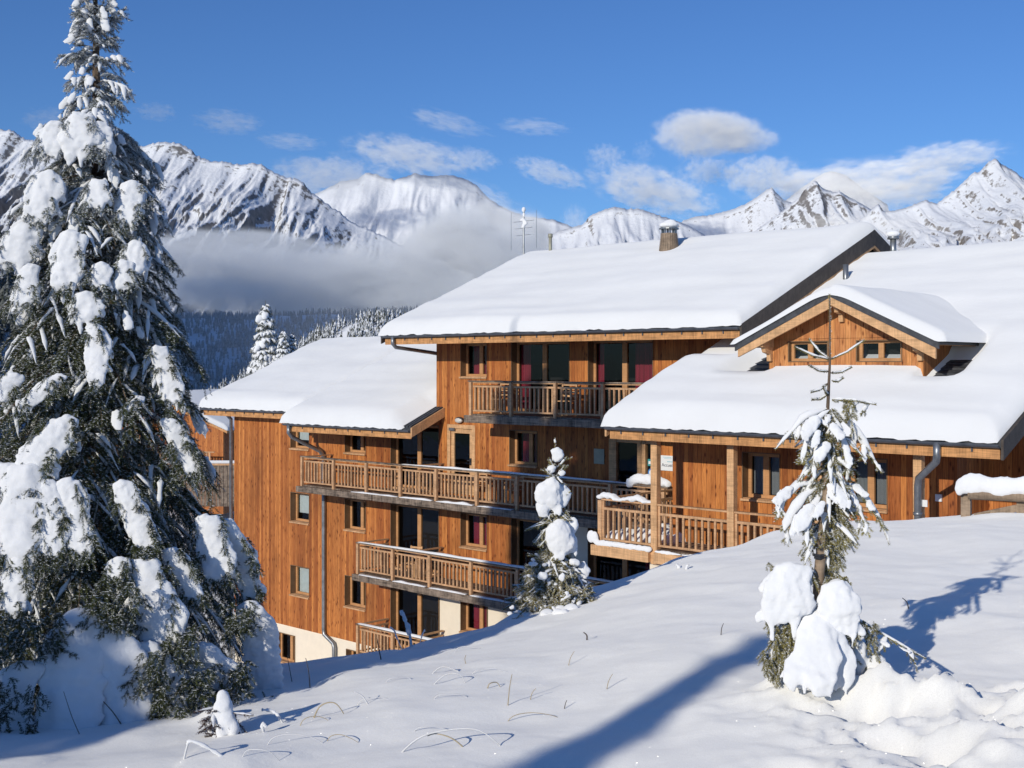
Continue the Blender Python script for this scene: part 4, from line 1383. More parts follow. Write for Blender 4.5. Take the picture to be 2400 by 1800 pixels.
def grow(tr, base, H, rfun, gap, nb, elev, droop, r, step=0.09, side=0.5, twig=0.4, snow=0.7, rs=0.016, td=0.22, z_lo=0.03, trunk_r=0.09, lead=0.25, clump=None, keep=None):
    """whorls of drooping boughs round a tapered trunk"""
    base = Vector(base)
    top = base + Vector((0, 0, H))
    tr.wood.tube([base - Vector((0, 0, 0.3)), base + Vector((0.01 * H, 0, H * 0.35)), base + Vector((0, 0.01 * H, H * 0.7)), top], [trunk_r, trunk_r * 0.75, trunk_r * 0.42, trunk_r * 0.08], 8)
    tr.line([top - Vector((0, 0, lead * 1.2)), top], step, 0.0, r)
    z = H - lead
    while z > H * z_lo:
        f = z / H
        Rr = rfun(f)
        sn = snow(f) if callable(snow) else snow
        n = max(3, int(round((nb(f) if callable(nb) else nb) * r.uniform(0.85, 1.15))))
        vr_ = 0.35 if f > 0.8 else 0.17
        ph = r.uniform(0, 6.28)
        for k in range(n):
            az = ph + 2 * math.pi * k / n + r.uniform(-0.25, 0.25)
            L = Rr * r.uniform(0.95 - vr_, 0.95 + vr_)
            e0 = elev(f) + r.uniform(-0.1, 0.1)
            dr = droop(f) * r.uniform(0.8, 1.25)
            h = Vector((math.cos(az), math.sin(az), 0))
            if keep and not keep(h, f): continue
            b0 = base + Vector((0, 0, z + r.uniform(-gap * 0.45, gap * 0.45)))
            m = 7
            spine = []
            for i in range(m + 1):
                t = i / m
                x = L * t * (1 - 0.10 * t)
                zz = L * (math.tan(e0) * t - dr * t * t + 0.10 * max(0, t - 0.8))
                spine.append(b0 + h * x + Vector((0, 0, zz)))
            tr.wood.tube(spine, [max(0.0015, 0.016 * L * (1 - 0.9 * i / m)) for i in range(m + 1)], 4, False)
            tr.line(spine[2:], step, side, r)
            if r.random() < sn: tr.ridge.append((spine[1:], rs * r.uniform(0.7, 1.5)))
            sdv = h.cross(Vector((0, 0, 1)))
            nt_ = max(2, int(L / (twig * td)))
            for i in range(nt_):
                t = 0.18 + 0.78 * i / nt_
                q = t * m
                a = spine[int(q)] + (spine[min(m, int(q) + 1)] - spine[int(q)]) * (q - int(q))
                fw = (spine[min(m, int(q) + 1)] - spine[int(q)]).normalized()
                for sg in (-1, 1):
                    if r.random() < 0.12: continue
                    tl = L * twig * (1.05 - 0.75 * t) * r.uniform(0.7, 1.2) + step * 0.6
                    v = (fw * r.uniform(0.5, 0.9) + sdv * sg * r.uniform(0.6, 1.0)).normalized()
                    pts = [a]
                    g = r.uniform(0.35, 0.9)
                    for j in range(1, 5):
                        pts.append(a + v * (tl * j / 4) + Vector((0, 0, -g * tl * (j / 4) ** 2)))
                    tr.line(pts, step, side, r)
                    if r.random() < sn: tr.ridge.append((pts, rs * r.uniform(0.6, 1.5)))
        z -= gap * r.uniform(0.85, 1.15) * (0.65 + 0.5 * (1 - f))


# ---- the big spruce on the left
SP = at(222, 1640, 7.7)
SP.z = -2.1
SH = 4.82
spr = empty("spruce_tree", SP)
tag(spr, "big spruce loaded with drooping snow on the left in front of the chalet", "tree")
tr = Tree()
rs_ = random.Random(21)
RF = lambda f: 0.09 + 1.30 * (1 - f) ** 0.95 if f < 0.775 else 0.09 + 0.74 * (1 - f)
grow(tr, (0, 0, 0), SH, RF, 0.135, lambda f: 9 if f < 0.78 else 6, lambda f: 1.0 * max(0, f - 0.8) / 0.2 + (0.25 if f > 0.82 else -0.15), lambda f: 0.05 + 0.62 * (1 - f) ** 0.6, rs_, step=0.06, side=0.5, twig=0.36, td=0.17, snow=lambda f: 0.17 + 0.42 * max(0, min(1, (f - 0.55) / 0.25)), rs=0.0125, lead=0.16)

PADS = [
    ([(193, 275), (188, 305), (183, 345)], 70), ([(231, 290), (236, 352)], 46), ([(130, 294), (122, 322), (118, 350)], 56), ([(112, 412), (104, 455), (92, 503)], 66),
    ([(232, 425), (226, 478)], 44), ([(309, 432), (302, 475), (296, 518)], 50), ([(60, 535), (44, 575), (32, 610)], 76), ([(172, 550), (160, 595), (150, 662)], 66),
    ([(74, 625), (62, 665), (56, 710)], 46), ([(237, 620), (233, 672)], 42), ([(318, 572), (309, 640)], 48), ([(292, 615), (285, 670)], 46), ([(203, 690), (200, 745)], 58),
    ([(222, 765), (232, 815), (226, 890)], 44), ([(372, 815), (392, 870), (407, 940)], 44), ([(150, 985), (100, 1050), (70, 1130)], 84), ([(66, 1100), (40, 1200), (58, 1300)], 118), ([(45, 1270), (36, 1350), (34, 1430)], 62), ([(112, 1130), (126, 1210), (120, 1300)], 62), ([(20, 1090), (-10, 1180)], 70),
    ([(158, 1128), (176, 1200), (190, 1285)], 70), ([(292, 1132), (312, 1190), (344, 1278)], 62), ([(395, 985), (425, 1035), (452, 1103)], 52), ([(340, 1318), (352, 1380), (370, 1440), (390, 1515)], 100),
    ([(402, 1290), (425, 1330), (452, 1396)], 60), ([(488, 1212), (502, 1280), (514, 1345)], 74), ([(528, 1222), (560, 1290), (592, 1395)], 60), ([(200, 1450), (175, 1540), (150, 1640)], 150), ([(220, 1470), (270, 1560), (300, 1650)], 150),
    ([(330, 1515), (365, 1580), (385, 1660)], 110), ([(470, 1515), (500, 1565), (530, 1630)], 96), ([(585, 1420), (612, 1490), (640, 1600)], 80), ([(280, 1310), (272, 1352)], 52), ([(60, 1560), (30, 1620), (10, 1700)], 100), ([(30, 880), (5, 930)], 50), ([(140, 880), (100, 910), (60, 950)], 40), ([(330, 930), (300, 960)], 26),
]


def cone_pt(px, py, inset=0.93):
    z = -(py - CY) / F_PX * 7.2
    f = min(0.99, max(0.0, (z - SP.z) / SH))
    Rr = RF(f) * inset
    y = 7.2
    for _ in range(4):
        x = (px - CX) / F_PX * y
        dx = x - SP.x
        y = SP.y - math.sqrt(max(0.02 * Rr * Rr, Rr * Rr - dx * dx))
        z = -(py - CY) / F_PX * y
        f = min(0.99, max(0.0, (z + 0.1 - SP.z) / SH))
        Rr = RF(f) * inset
    return Vector(((px - CX) / F_PX * y, y, z))


rp = random.Random(5)


def tongue(P, wm, org, r, fingers=True):
    """a slab of snow draped along a spine, its lower rim broken into fingers"""
    B = []
    tot = sum((b - a).length for a, b in zip(P[:-1], P[1:]))
    n = max(4, int(tot / (wm * 0.16)))
    ph = r.uniform(0, 6)
    wob = r.uniform(0.05, 0.12)
    for i in range(n + 1):
        t = i / n
        d = t * (len(P) - 1)
        k = min(len(P) - 2, int(d))
        c = P[k] + (P[k + 1] - P[k]) * (d - k) - org
        half = wm * 0.5 * (0.50 + 0.55 * math.sin(math.pi * min(1.0, 0.12 + 0.62 * t))) * (1 - 0.25 * max(0, t - 0.7) / 0.3)
        half *= 1 + 0.10 * math.sin(5.1 * t + ph)
        th = wm * 0.17 * (1.0 - 0.35 * t)
        for j in (-0.62, -0.2, 0.2, 0.62):
            rr = half * 0.46
            B.append(((c.x + j * half * 1.05 + wob * half * math.sin(7 * t + ph), c.y - th * 0.5 + th * 0.9 * j * j, c.z - 0.10 * wm * abs(j) + 0.03 * wm * math.sin(9 * t + 5 * j + ph)), (rr, th * (1.15 - 0.5 * abs(j)), max(rr * 0.6, wm * 0.14))))
    e = P[-1] - org
    nf = r.randint(2, 4)
    for f in range(nf if fingers else 0):
        ox = (f + 0.5 + r.uniform(-0.25, 0.25)) / nf - 0.5
        ln = wm * r.uniform(0.18, 0.6)
        w0 = wm * r.uniform(0.12, 0.19)
        m = 5
        for j in range(m + 1):
            t = j / m
            B.append(((e.x + ox * wm * (0.8 - 0.15 * t), e.y - wm * 0.06, e.z + wm * 0.12 - ln * t), (w0 * (1 - 0.5 * t), w0 * 0.62 * (1 - 0.45 * t), w0 * 0.9)))
    for q in range(int(2 + tot / wm * 1.6)):               # scallops along the flanks
        t = r.uniform(0.15, 0.95)
        d = t * (len(P) - 1)
        k = min(len(P) - 2, int(d))
        c = P[k] + (P[k + 1] - P[k]) * (d - k) - org
        sg = r.choice((-1, 1))
        for j in range(3):
            rr = wm * r.uniform(0.08, 0.12)
            B.append(((c.x + sg * wm * (0.36 + 0.07 * j), c.y + 0.02, c.z - wm * 0.10 * j), (rr, rr * 0.7, rr * 1.3)))
    return B


for pts, wpx in PADS:
    P = [cone_pt(*p, inset=0.90) for p in pts]
    wm = wpx / F_PX * P[0].y
    low = pts[-1][1] > 1560
    if low: P[-1] = P[-1] + Vector((0, -0.03, -0.25))
    lumps("snow_pad", tongue(P, wm * (1.1 if pts[0][1] > 950 else 1.28), SP, rp, not low), max(0.009, wm * 0.055), M['treesnow'], spr, wm * 0.17, wm * 0.42, 4, 0.010)
    for k in range(0 if low else int((20 if pts[0][1] > 950 else 9) + (80 if pts[0][1] > 950 else 45) * sum((b - a).length for a, b in zip(P[:-1], P[1:])))):      # needles that poke out along the rims
        t = rp.random()
        d = t * (len(P) - 1)
        i = min(len(P) - 2, int(d))
        c = P[i] + (P[i + 1] - P[i]) * (d - i) - SP
        sg = rp.choice((-1, 1)) * rp.uniform(0.30, 0.56)
        a = c + Vector((sg * wm, rp.uniform(-0.05, 0.03), 0)) if rp.random() < 0.68 else P[-1] - SP + Vector((rp.uniform(-0.45, 0.45) * wm, rp.uniform(-0.05, 0.02), -wm * 0.1))
        v = Vector((sg * rp.uniform(0.2, 1.6), rp.uniform(-0.9, 0.0), -1)).normalized() * rp.uniform(0.05, 0.12)
        tr.line([a - v * 0.3, a + v * 0.3, a + v], 0.05, 0.5, rp)
for k in range(95):                                        # small handfuls on the outer boughs
    f = rp.uniform(0.05, 0.97) if k < 50 else rp.uniform(0.6, 0.97)
    a = rp.uniform(math.pi * 0.98, math.pi * 2.05)
    Rr = RF(f) * rp.uniform(0.55, 0.84)
    c = Vector((Rr * math.cos(a), Rr * math.sin(a), f * SH - Rr * 0.25))
    w_ = rp.uniform(0.035, 0.085) * (1.2 - 0.45 * f)
    P = [c + SP, c + SP + Vector((math.cos(a) * w_ * 0.7, math.sin(a) * w_ * 0.7, -w_ * rp.uniform(0.8, 2.0)))]
    lumps("snow_pad", tongue(P, w_, SP, rp), 0.012, M['treesnow'], spr, 0.012, 0.05, 3)


for px, py, n_, sz in ((40, 1640, 40, 60), (352, 1560, 46, 40), (425, 1500, 50, 50), (458, 1600, 50, 36), (300, 1395, 40, 40), (545, 1580, 46, 40), (250, 1420, 30, 40), (110, 1470, 36, 44), (560, 1440, 40, 36), (620, 1640, 24, 30), (400, 1640, 30, 30), (20, 1480, 40, 50)):   # dark boughs showing between the low pads
    c = cone_pt(px, py, 0.97) - SP
    for k in range(n_):
        a = c + Vector((rp.uniform(-1, 1) * sz / F_PX * 7, rp.uniform(-0.12, 0.02), rp.uniform(-1, 1) * sz / F_PX * 7))
        v = Vector((rp.uniform(-0.6, 0.9), rp.uniform(-0.8, 0.0), rp.uniform(-1.2, -0.2))).normalized() * rp.uniform(0.06, 0.14)
        tr.line([a, a + v * 0.5, a + v], 0.05, 0.6, rp)
tr.wood.build("trunk", M['bark'], spr)
tr.foliage("crown", M['needle'], spr, 34, 0.018, 0.0044, 0.24, 5, (2.3, 3.9, 0.6))
tr.ridges("snow_dusting", M['treesnow'], spr, 7, 6, 4)


# ---- branches laid out by hand for the two young spruces
def hand_branch(tr, pts, step, side, r, snow_r=0.0, wood=0.004):
    P = []
    for a, b in zip(pts[:-1], pts[1:]):
        for i in range(3): P.append(a + (b - a) * (i / 3))
    P.append(pts[-1])
    tr.wood.tube(P, [wood * (1 - 0.7 * i / len(P)) for i in range(len(P))], 5, False)
    tr.line(P, step, side, r)
    if snow_r: tr.ridge.append((P, snow_r))


Y1 = 6.3
T1 = on_ground(1915, 1580)
Y1 = T1.y
t1 = empty("young_spruce", T1)
tag(t1, "staked young spruce in the foreground with a tall bare leader and big snow lumps", "tree", "young spruces planted on the slope")
tr = Tree()
r1 = random.Random(3)
L1 = lambda px, py, dy=0.0: at(px, py, Y1 + dy) * 1.0 - T1
tr.wood.tube([L1(1915, 1600), L1(1922, 1400), L1(1930, 1200), L1(1938, 1000), L1(1945, 850), L1(1945, 690)], [0.022, 0.019, 0.015, 0.010, 0.006, 0.003], 8)
tr.line([L1(1945, 850), L1(1945, 765), L1(1944, 690)], 0.05, 0.0, r1, 0.9)
for a, b, dy in [((1944, 842), (1864, 813), -0.03), ((1944, 842), (1897, 796), 0.05), ((1946, 842), (2024, 798), -0.02), ((1942, 871), (1897, 856), -0.06), ((1948, 874), (1995, 860), 0.05), ((1940, 899), (1902, 918), -0.05), ((1950, 892), (1975, 885), 0.03), ((1939, 925), (1904, 936), 0.05), ((1941, 925), (1930, 905), -0.08)]:
    m = ((a[0] + b[0]) / 2, (a[1] + b[1]) / 2 + 5)
    hand_branch(tr, [L1(*a), L1(*m, dy * 0.5), L1(*b, dy)], 0.045, 0.0, r1, 0.0065)
LONG = [([(1950, 936), (2000, 938), (2051, 947)], -0.05, 0.012), ([(1985, 938), (1992, 955), (1996, 975)], -0.05, 0.006), ([(1939, 957), (1880, 985), (1819, 1051)], -0.08, 0.02), ([(1950, 957), (2005, 1010), (2058, 1095)], 0.02, 0.02), ([(1945, 960), (1915, 985), (1888, 1040), (1880, 1085)], -0.12, 0.016),
        ([(1945, 960), (1965, 1000), (1985, 1060), (1990, 1110)], -0.12, 0.014), ([(1931, 1131), (1870, 1140), (1830, 1180), (1823, 1215)], -0.05, 0.024), ([(1931, 1135), (1885, 1165), (1850, 1215), (1838, 1245)], -0.14, 0.022), ([(1953, 1127), (2010, 1145), (2040, 1185), (2071, 1232)], 0.0, 0.022), ([(1953, 1130), (1990, 1150), (2010, 1190), (2030, 1230)], -0.12, 0.014),
        ([(1940, 1140), (1915, 1170), (1895, 1220), (1890, 1250)], -0.16, 0.02), ([(1950, 1150), (1965, 1190), (1975, 1240), (1970, 1290)], -0.06, 0.004), ([(1955, 1160), (1985, 1200), (1990, 1260)], 0.05, 0.004), ([(1945, 1010), (1955, 1050), (1950, 1110)], -0.1, 0.004), ([(1930, 1010), (1915, 1040), (1905, 1090)], -0.1, 0.008), ([(1945, 1000), (1975, 1030), (1970, 1090)], 0.08, 0.004),
        ([(1935, 1330), (1955, 1350), (1965, 1370)], 0.0, 0.004), ([(1905, 1340), (1915, 1365)], 0.0, 0.004), ([(1985, 1440), (2050, 1475), (2110, 1510), (2168, 1542)], -0.05, 0.010), ([(1860, 1440), (1828, 1470), (1808, 1530), (1812, 1585)], -0.12, 0.004), ([(1855, 1440), (1838, 1480), (1830, 1540), (1825, 1580)], -0.16, 0.004), ([(1900, 1400), (1905, 1440), (1880, 1460)], -0.12, 0.003), ([(1945, 1420), (1950, 1470), (1960, 1500)], -0.14, 0.003), ([(1985, 1430), (1998, 1480), (1990, 1540)], -0.12, 0.003), ([(1870, 1440), (1850, 1490), (1845, 1545)], -0.12, 0.003)]
for pts, dy, sr in LONG:
    P = [L1(*p, dy * i / (len(pts) - 1)) for i, p in enumerate(pts)]
    hand_branch(tr, P, 0.045, 0.85, r1, sr)
    for i in range(1, len(P)):                              # hanging side twigs
        for k in range(2):
            a = P[i - 1] + (P[i] - P[i - 1]) * r1.random()
            v = Vector((r1.uniform(-0.5, 0.5), r1.uniform(-0.6, 0.4), r1.uniform(-1.1, -0.4))).normalized() * r1.uniform(0.05, 0.11)
            tr.line([a, a + v * 0.5, a + v], 0.045, 0.5, r1)
            if sr > 0.006 and r1.random() < 0.6: tr.ridge.append(([a, a + v * 0.5, a + v], 0.011))
for k in range(165):                                          # close boughs round the stem
    py = r1.uniform(965, 1290)
    a = L1(1945 - (py - 960) * 0.04, py)
    az = r1.uniform(0, 6.28)
    ln = r1.uniform(0.08, 0.15) * (1.2 if py < 1230 else 0.75) * (0.6 if py < 1000 else 1)
    v = Vector((math.cos(az), math.sin(az), r1.uniform(-1.3, -0.2))) * ln
    tr.line([a, a + v * 0.5 + Vector((0, 0, 0.02)), a + v], 0.045, 0.7, r1)
    if r1.random() < 0.30: tr.ridge.append(([a, a + v * 0.5 + Vector((0, 0, 0.02)), a + v], 0.012))
for k in range(70):                                          # boughs hanging down the right of the stem
    py = r1.uniform(1150, 1330)
    a = L1(1948 - (py - 1150) * 0.10 + r1.uniform(0, 14), py, r1.uniform(-0.05, 0.06))
    v = Vector((r1.uniform(0.0, 0.7), r1.uniform(-0.6, 0.5), -1)).normalized() * r1.uniform(0.07, 0.14)
    tr.line([a, a + v * 0.5 + Vector((0.01, 0, 0.01)), a + v], 0.045, 0.7, r1)
    if r1.random() < 0.16: tr.ridge.append(([a, a + v * 0.5, a + v], 0.010))
for k in range(80):                                          # skirts at the foot
    px = r1.choice((r1.uniform(1800, 1860), r1.uniform(1985, 2060)))
    py = r1.uniform(1450, 1545)
    a = L1(px, py, r1.uniform(-0.12, 0.08))
    v = Vector((r1.uniform(-0.5, 0.5), r1.uniform(-0.5, 0.3), -1)).normalized() * r1.uniform(0.06, 0.13)
    tr.line([a, a + v], 0.045, 0.6, r1)
for cx_, cy_, wx in ((1836, 1462, 44), (1976, 1488, 36), (1850, 1335, 50), (1960, 1365, 40), (1815, 1540, 26), (1840, 1500, 24)):   # needles fringing the lumps
    for k in range(22):
        a = L1(cx_ + r1.uniform(-1, 1) * wx, cy_ + r1.uniform(-18, 12), r1.uniform(-0.16, 0.0))
        v = Vector((r1.uniform(-0.5, 0.5), r1.uniform(-0.6, 0.1), -1)).normalized() * r1.uniform(0.05, 0.11)
        tr.line([a, a + v], 0.045, 0.6, r1)
tr.wood.build("trunk", M['bark'], t1)
tr.foliage("crown", M['needle_y'], t1, 54, 0.014, 0.0036, 0.45, 11)
tr.ridges("snow_dusting", M['treesnow'], t1, 7, 7, 5)


def blob(px, py, rx, ry, dy=0.0, yy=Y1, org=T1, dep=0.8, n=10, seed=0, drips=0, k=1.0):
    r = random.Random(seed)
    c = at(px, py, yy + dy) - org
    sx, sz = rx / F_PX * yy, ry / F_PX * yy
    B = [((c.x, c.y, c.z), (sx * 0.86, sx * dep * 0.86, sz * 0.86))]
    for i in range(n):
        a = r.uniform(0, 6.28); b = r.uniform(-0.6, 0.9)
        f = 0.42
        B.append(((c.x + f * sx * math.cos(a) * 1.2, c.y + f * sx * dep * math.sin(a), c.z + f * sz * b), (sx * r.uniform(0.42, 0.6), sx * dep * 0.5, sz * r.uniform(0.4, 0.58))))
    for i in range(drips):
        ox = r.uniform(-0.7, 0.7)
        B.append(((c.x + ox * sx, c.y - 0.3 * sx, c.z - sz * 0.78), (sx * 0.17, sx * 0.17, sz * 0.34)))
    return B


def one(name, B, par, vox, rough, rsz):
    return lumps(name, B, vox, M['treesnow'], par, rough, rsz, 4, rough * 0.28)


V3 = lambda *a: at(a[0], a[1], Y1 + (a[2] if len(a) > 2 else 0.0))
rq = random.Random(17)
one("snow_lump", blob(1856, 1362, 50, 56, -0.10, seed=1) + blob(1835, 1400, 34, 46, -0.10, seed=9) + tongue([V3(1858, 1330, -0.14), V3(1846, 1385, -0.18), V3(1836, 1440, -0.16)], 0.24, T1, rq), t1, 0.010, 0.035, 0.12)
one("snow_lump", blob(1962, 1395, 38, 44, -0.12, seed=2) + tongue([V3(1955, 1370, -0.14), V3(1970, 1420, -0.18), V3(1976, 1472, -0.16)], 0.19, T1, rq), t1, 0.010, 0.035, 0.12)
M1 = []
for i in range(9):
    t = i / 8
    M1 += blob(1922 - 6 * t, 1440 + 150 * t, 20 + 56 * t, 38, -0.08 - 0.07 * t, seed=30 + i, n=3, dep=0.7)
M1 += tongue([V3(1915, 1450, -0.14), V3(1895, 1520, -0.24), V3(1868, 1585, -0.30)], 0.17, T1, rq) + tongue([V3(1930, 1460, -0.14), V3(1960, 1530, -0.2), V3(1978, 1590, -0.22)], 0.15, T1, rq) + tongue([V3(1920, 1440, -0.12), V3(1928, 1520, -0.26), V3(1925, 1600, -0.34)], 0.15, T1, rq)
one("snow_lump", M1, t1, 0.012, 0.05, 0.17)
one("snow_lump", blob(2010, 1540, 24, 55, -0.05, seed=44, n=5) + blob(2055, 1560, 28, 32, -0.04, seed=45, n=5) + blob(2080, 1585, 20, 18, -0.03, seed=46, n=4), t1, 0.012, 0.025, 0.06)
for k, (px, py, rx, ry, dy) in enumerate([(1836, 1160, 26, 18, -0.08), (1885, 1215, 22, 30, -0.17), (1862, 1232, 12, 26, -0.17), (1965, 1160, 26, 24, -0.14), (2015, 1150, 26, 14, -0.04), (1900, 1000, 20, 22, -0.12), (1925, 1060, 18, 22, -0.14), (1962, 1010, 16, 16, -0.13), (1912, 1030, 12, 20, -0.15), (1990, 1075, 9, 16, -0.12), (2040, 1185, 12, 12, -0.04), (2065, 1505, 36, 10, -0.07), (2120, 1522, 24, 8, -0.07), (1920, 1195, 14, 18, -0.18)]):
    sl = -0.5 if px < 1935 else 0.5
    one("snow_lump", tongue([V3(px - sl * rx, py - ry, dy + 0.03), V3(px + sl * rx, py + ry * 0.8, dy - 0.02)], 1.7 * min(rx, ry) / F_PX * Y1, T1, rq), t1, 0.006, 0.014, 0.04)
st = MB().tube([L1(1905, 1600, -0.06) + T1, L1(1921, 1334, -0.06) + T1, L1(1937, 1173, -0.06) + T1, L1(1945, 1110, -0.05) + T1], [0.026, 0.026, 0.025, 0.024], 10)
stk = st.build("wooden_stake", M['log'], None, True)
tag(stk, "round wooden stake tied to the young spruce in the foreground", "stake")
MB().tube([L1(1906, 1300, -0.09) + T1, L1(1921, 1303, -0.095) + T1, L1(1936, 1300, -0.07) + T1, L1(1938, 1298, 0.0) + T1], 0.008, 6).tube([L1(1908, 1306, -0.09) + T1, L1(1921, 1309, -0.095) + T1, L1(1935, 1306, -0.07) + T1], 0.007, 6).build("strap", M['black'], stk)

T2 = on_ground(1292, 1425, 9, 20)
Y2 = T2.y
t2 = empty("young_spruce", T2)
tag(t2, "young spruce on the crest before the balconies, rounded snow caps stacked on its stem", "tree", "young spruces planted on the slope")
tr = Tree()
L2 = lambda px, py, dy=0.0: at(px, py, Y2 + dy) - T2
tr.wood.tube([L2(1294, 1440), L2(1296, 1300), L2(1302, 1150), L2(1302, 1030)], [0.03, 0.025, 0.014, 0.004], 8)
tr.line([L2(1302, 1080), L2(1301, 1028)], 0.06, 0.2, r1)
for a, b in [((1302, 1100), (1287, 1074)), ((1303, 1098), (1328, 1072)), ((1302, 1120), (1276, 1098)), ((1303, 1120), (1322, 1092)), ((1302, 1112), (1290, 1130)), ((1303, 1112), (1318, 1132)), ((1303, 1165), (1336, 1152)), ((1303, 1150), (1310, 1175))]:
    hand_branch(tr, [L2(*a), L2((a[0] + b[0]) / 2, (a[1] + b[1]) / 2 + 3, -0.05), L2(*b, -0.1)], 0.06, 0.6, r1, 0.012, 0.006)
for a, b, s_ in [((1300, 1225), (1236, 1240), 0.006), ((1300, 1230), (1252, 1270), 0.007), ((1300, 1235), (1264, 1282), 0.007), ((1302, 1200), (1330, 1215), 0.01), ((1300, 1205), (1280, 1225), 0.01)]:
    for q in range(3):
        j = lambda: r1.uniform(-7, 7)
        hand_branch(tr, [L2(*a), L2((a[0] + b[0]) / 2 + j(), (a[1] + b[1]) / 2 - 4 + j(), -0.1), L2(b[0] + j(), b[1] + j(), r1.uniform(-0.25, 0.1))], 0.06, 0.8, r1, s_, 0.005)
for k in range(210):                                          # wide skirt
    py = r1.uniform(1290, 1395)
    a = L2(1297, py)
    az = r1.uniform(0, 6.28)
    Rr = (py - 1275) / 120 * 0.27 + 0.15
    h = Vector((math.cos(az), math.sin(az), 0)) * Rr * r1.uniform(0.75, 1.15)
    jt = lambda q: Vector((r1.uniform(-q, q), r1.uniform(-q, q), r1.uniform(-q, q)))
    P = [a, a + h * 0.45 + Vector((0, 0, -0.01)) + jt(0.02), a + h * 0.8 + Vector((0, 0, -0.08)) + jt(0.04), a + h + Vector((0, 0, -r1.uniform(0.08, 0.2))) + jt(0.05)]
    hand_branch(tr, P, 0.05, 0.9, r1, 0.012 if r1.random() < 0.25 else 0.0, 0.005)
    for i in range(4):
        b = P[1] + (P[3] - P[1]) * r1.random()
        v = Vector((r1.uniform(-0.9, 0.9), r1.uniform(-0.9, 0.9), r1.uniform(-0.8, 0.35))).normalized() * r1.uniform(0.06, 0.13)
        tr.line([b, b + v], 0.055, 0.5, r1)
        if r1.random() < 0.20: tr.ridge.append(([b, b + v], 0.018))
for k in range(75):
    py = r1.uniform(1130, 1300)
    a = L2(1300, py)
    az = r1.uniform(0, 6.28)
    v = Vector((math.cos(az), math.sin(az), r1.uniform(-1.4, -0.3))) * r1.uniform(0.1, 0.17)
    tr.line([a, a + v], 0.055, 0.8, r1)
tr.wood.build("trunk", M['bark'], t2)
tr.foliage("crown", leaf_mat('sunlit_young_needles', (0.28, 0.24, 0.085)), t2, 44, 0.018, 0.0056, 0.45, 17)  # lighter needle copy: sunlit brightness put into the colour
tr.ridges("snow_dusting", M['treesnow'], t2, 7, 7, 6)
for k, (px, py, rx, ry, dy, dr) in enumerate([(1307, 1066, 17, 22, -0.02, 0), (1301, 1033, 5, 8, 0, 0), (1290, 1158, 36, 46, -0.1, 3), (1275, 1190, 20, 26, -0.12, 1), (1318, 1160, 18, 34, -0.06, 1), (1312, 1258, 40, 50, -0.12, 3), (1342, 1232, 15, 28, -0.05, 0), (1335, 1268, 20, 34, -0.06, 2), (1368, 1335, 14, 24, 0.0, 1), (1345, 1318, 14, 12, -0.1, 1), (1330, 1392, 9, 12, -0.42, 0), (1272, 1350, 12, 9, -0.35, 1), (1318, 1352, 10, 14, -0.36, 1), (1250, 1322, 12, 7, -0.2, 0), (1292, 1100, 12, 12, -0.08, 0), (1316, 1108, 9, 12, -0.08, 0)]):
    one("snow_lump", blob(px, py, rx, ry, dy, Y2, T2, 0.85, 8, 90 + k, dr), t2, 0.014, 0.06, 0.16)
lb = []
for k in range(26):
    px, py = r1.uniform(1190, 1350), r1.uniform(1418, 1442)
    p = on_ground(px, py, 9, 20)
    rr = r1.uniform(0.03, 0.075)
    lb.append(((p.x, p.y, p.z + 0.0), (rr, rr, rr * 0.6)))
sc = one("snow_clods", lb, None, 0.018, 0.03, 0.08)
tag(sc, "fallen snow clods scattered at the foot of the young spruce on the crest", "snow clods", kind='stuff')
# ------------------------------------------------------------------ dry stems, fence, small things on the slope
M['straw'] = simple("dry_straw", (0.46, 0.38, 0.25), 0.8, 0, 0.25, 20)
M['frost'] = simple("frosted_stem", (0.72, 0.72, 0.72), 0.8, 0, 0.08, 20)
M['stem'] = simple("dark_dry_stem", (0.10, 0.08, 0.065), 0.8, 0, 0.3, 20)
rg = random.Random(12)


def stem(name, label, cat, ppx, h, mat, rad=0.004, group=None, blobs=0):
    """ppx: photograph points from the foot on; h: height above the snow of every point"""
    foot = on_ground(*ppx[0])
    pts = []
    for (px, py), hh in zip(ppx, h):
        p = at(px, py, foot.y)
        p.y += rg.uniform(-0.02, 0.02)
        if hh == 0 and len(pts): p.z = min(p.z, ground(p.x, p.y)) - 0.01
        pts.append(p)
    pts[0] = pts[0] - Vector((0, 0, 0.04))
    Q = []
    n = len(pts)
    for i in range(n - 1):                                   # Catmull-Rom through the points
        p0, p1, p2, p3 = pts[max(0, i - 1)], pts[i], pts[i + 1], pts[min(n - 1, i + 2)]
        for k in range(5):
            t = k / 5
            Q.append(0.5 * ((2 * p1) + (p2 - p0) * t + (2 * p0 - 5 * p1 + 4 * p2 - p3) * t * t + (3 * p1 - 3 * p2 + p3 - p0) * t ** 3))
    Q.append(pts[-1])
    q = MB()
    q.tube(Q, [rad * (1 - 0.55 * i / len(Q)) for i in range(len(Q))], 5)
    o = q.build(name, M[mat], None, True)
    if blobs:
        q = MB()
        C_ = Q[int(len(Q) * 0.3):]
        q.tube([c + Vector((rg.uniform(-0.4, 0.4) * rad, 0, rad * 0.3)) for c in C_], [rad * rg.uniform(0.8, 1.9) for c in C_], 7)
        q.build("frost_clump", M['treesnow'], o, True)
    return tag(o, label, cat, group)


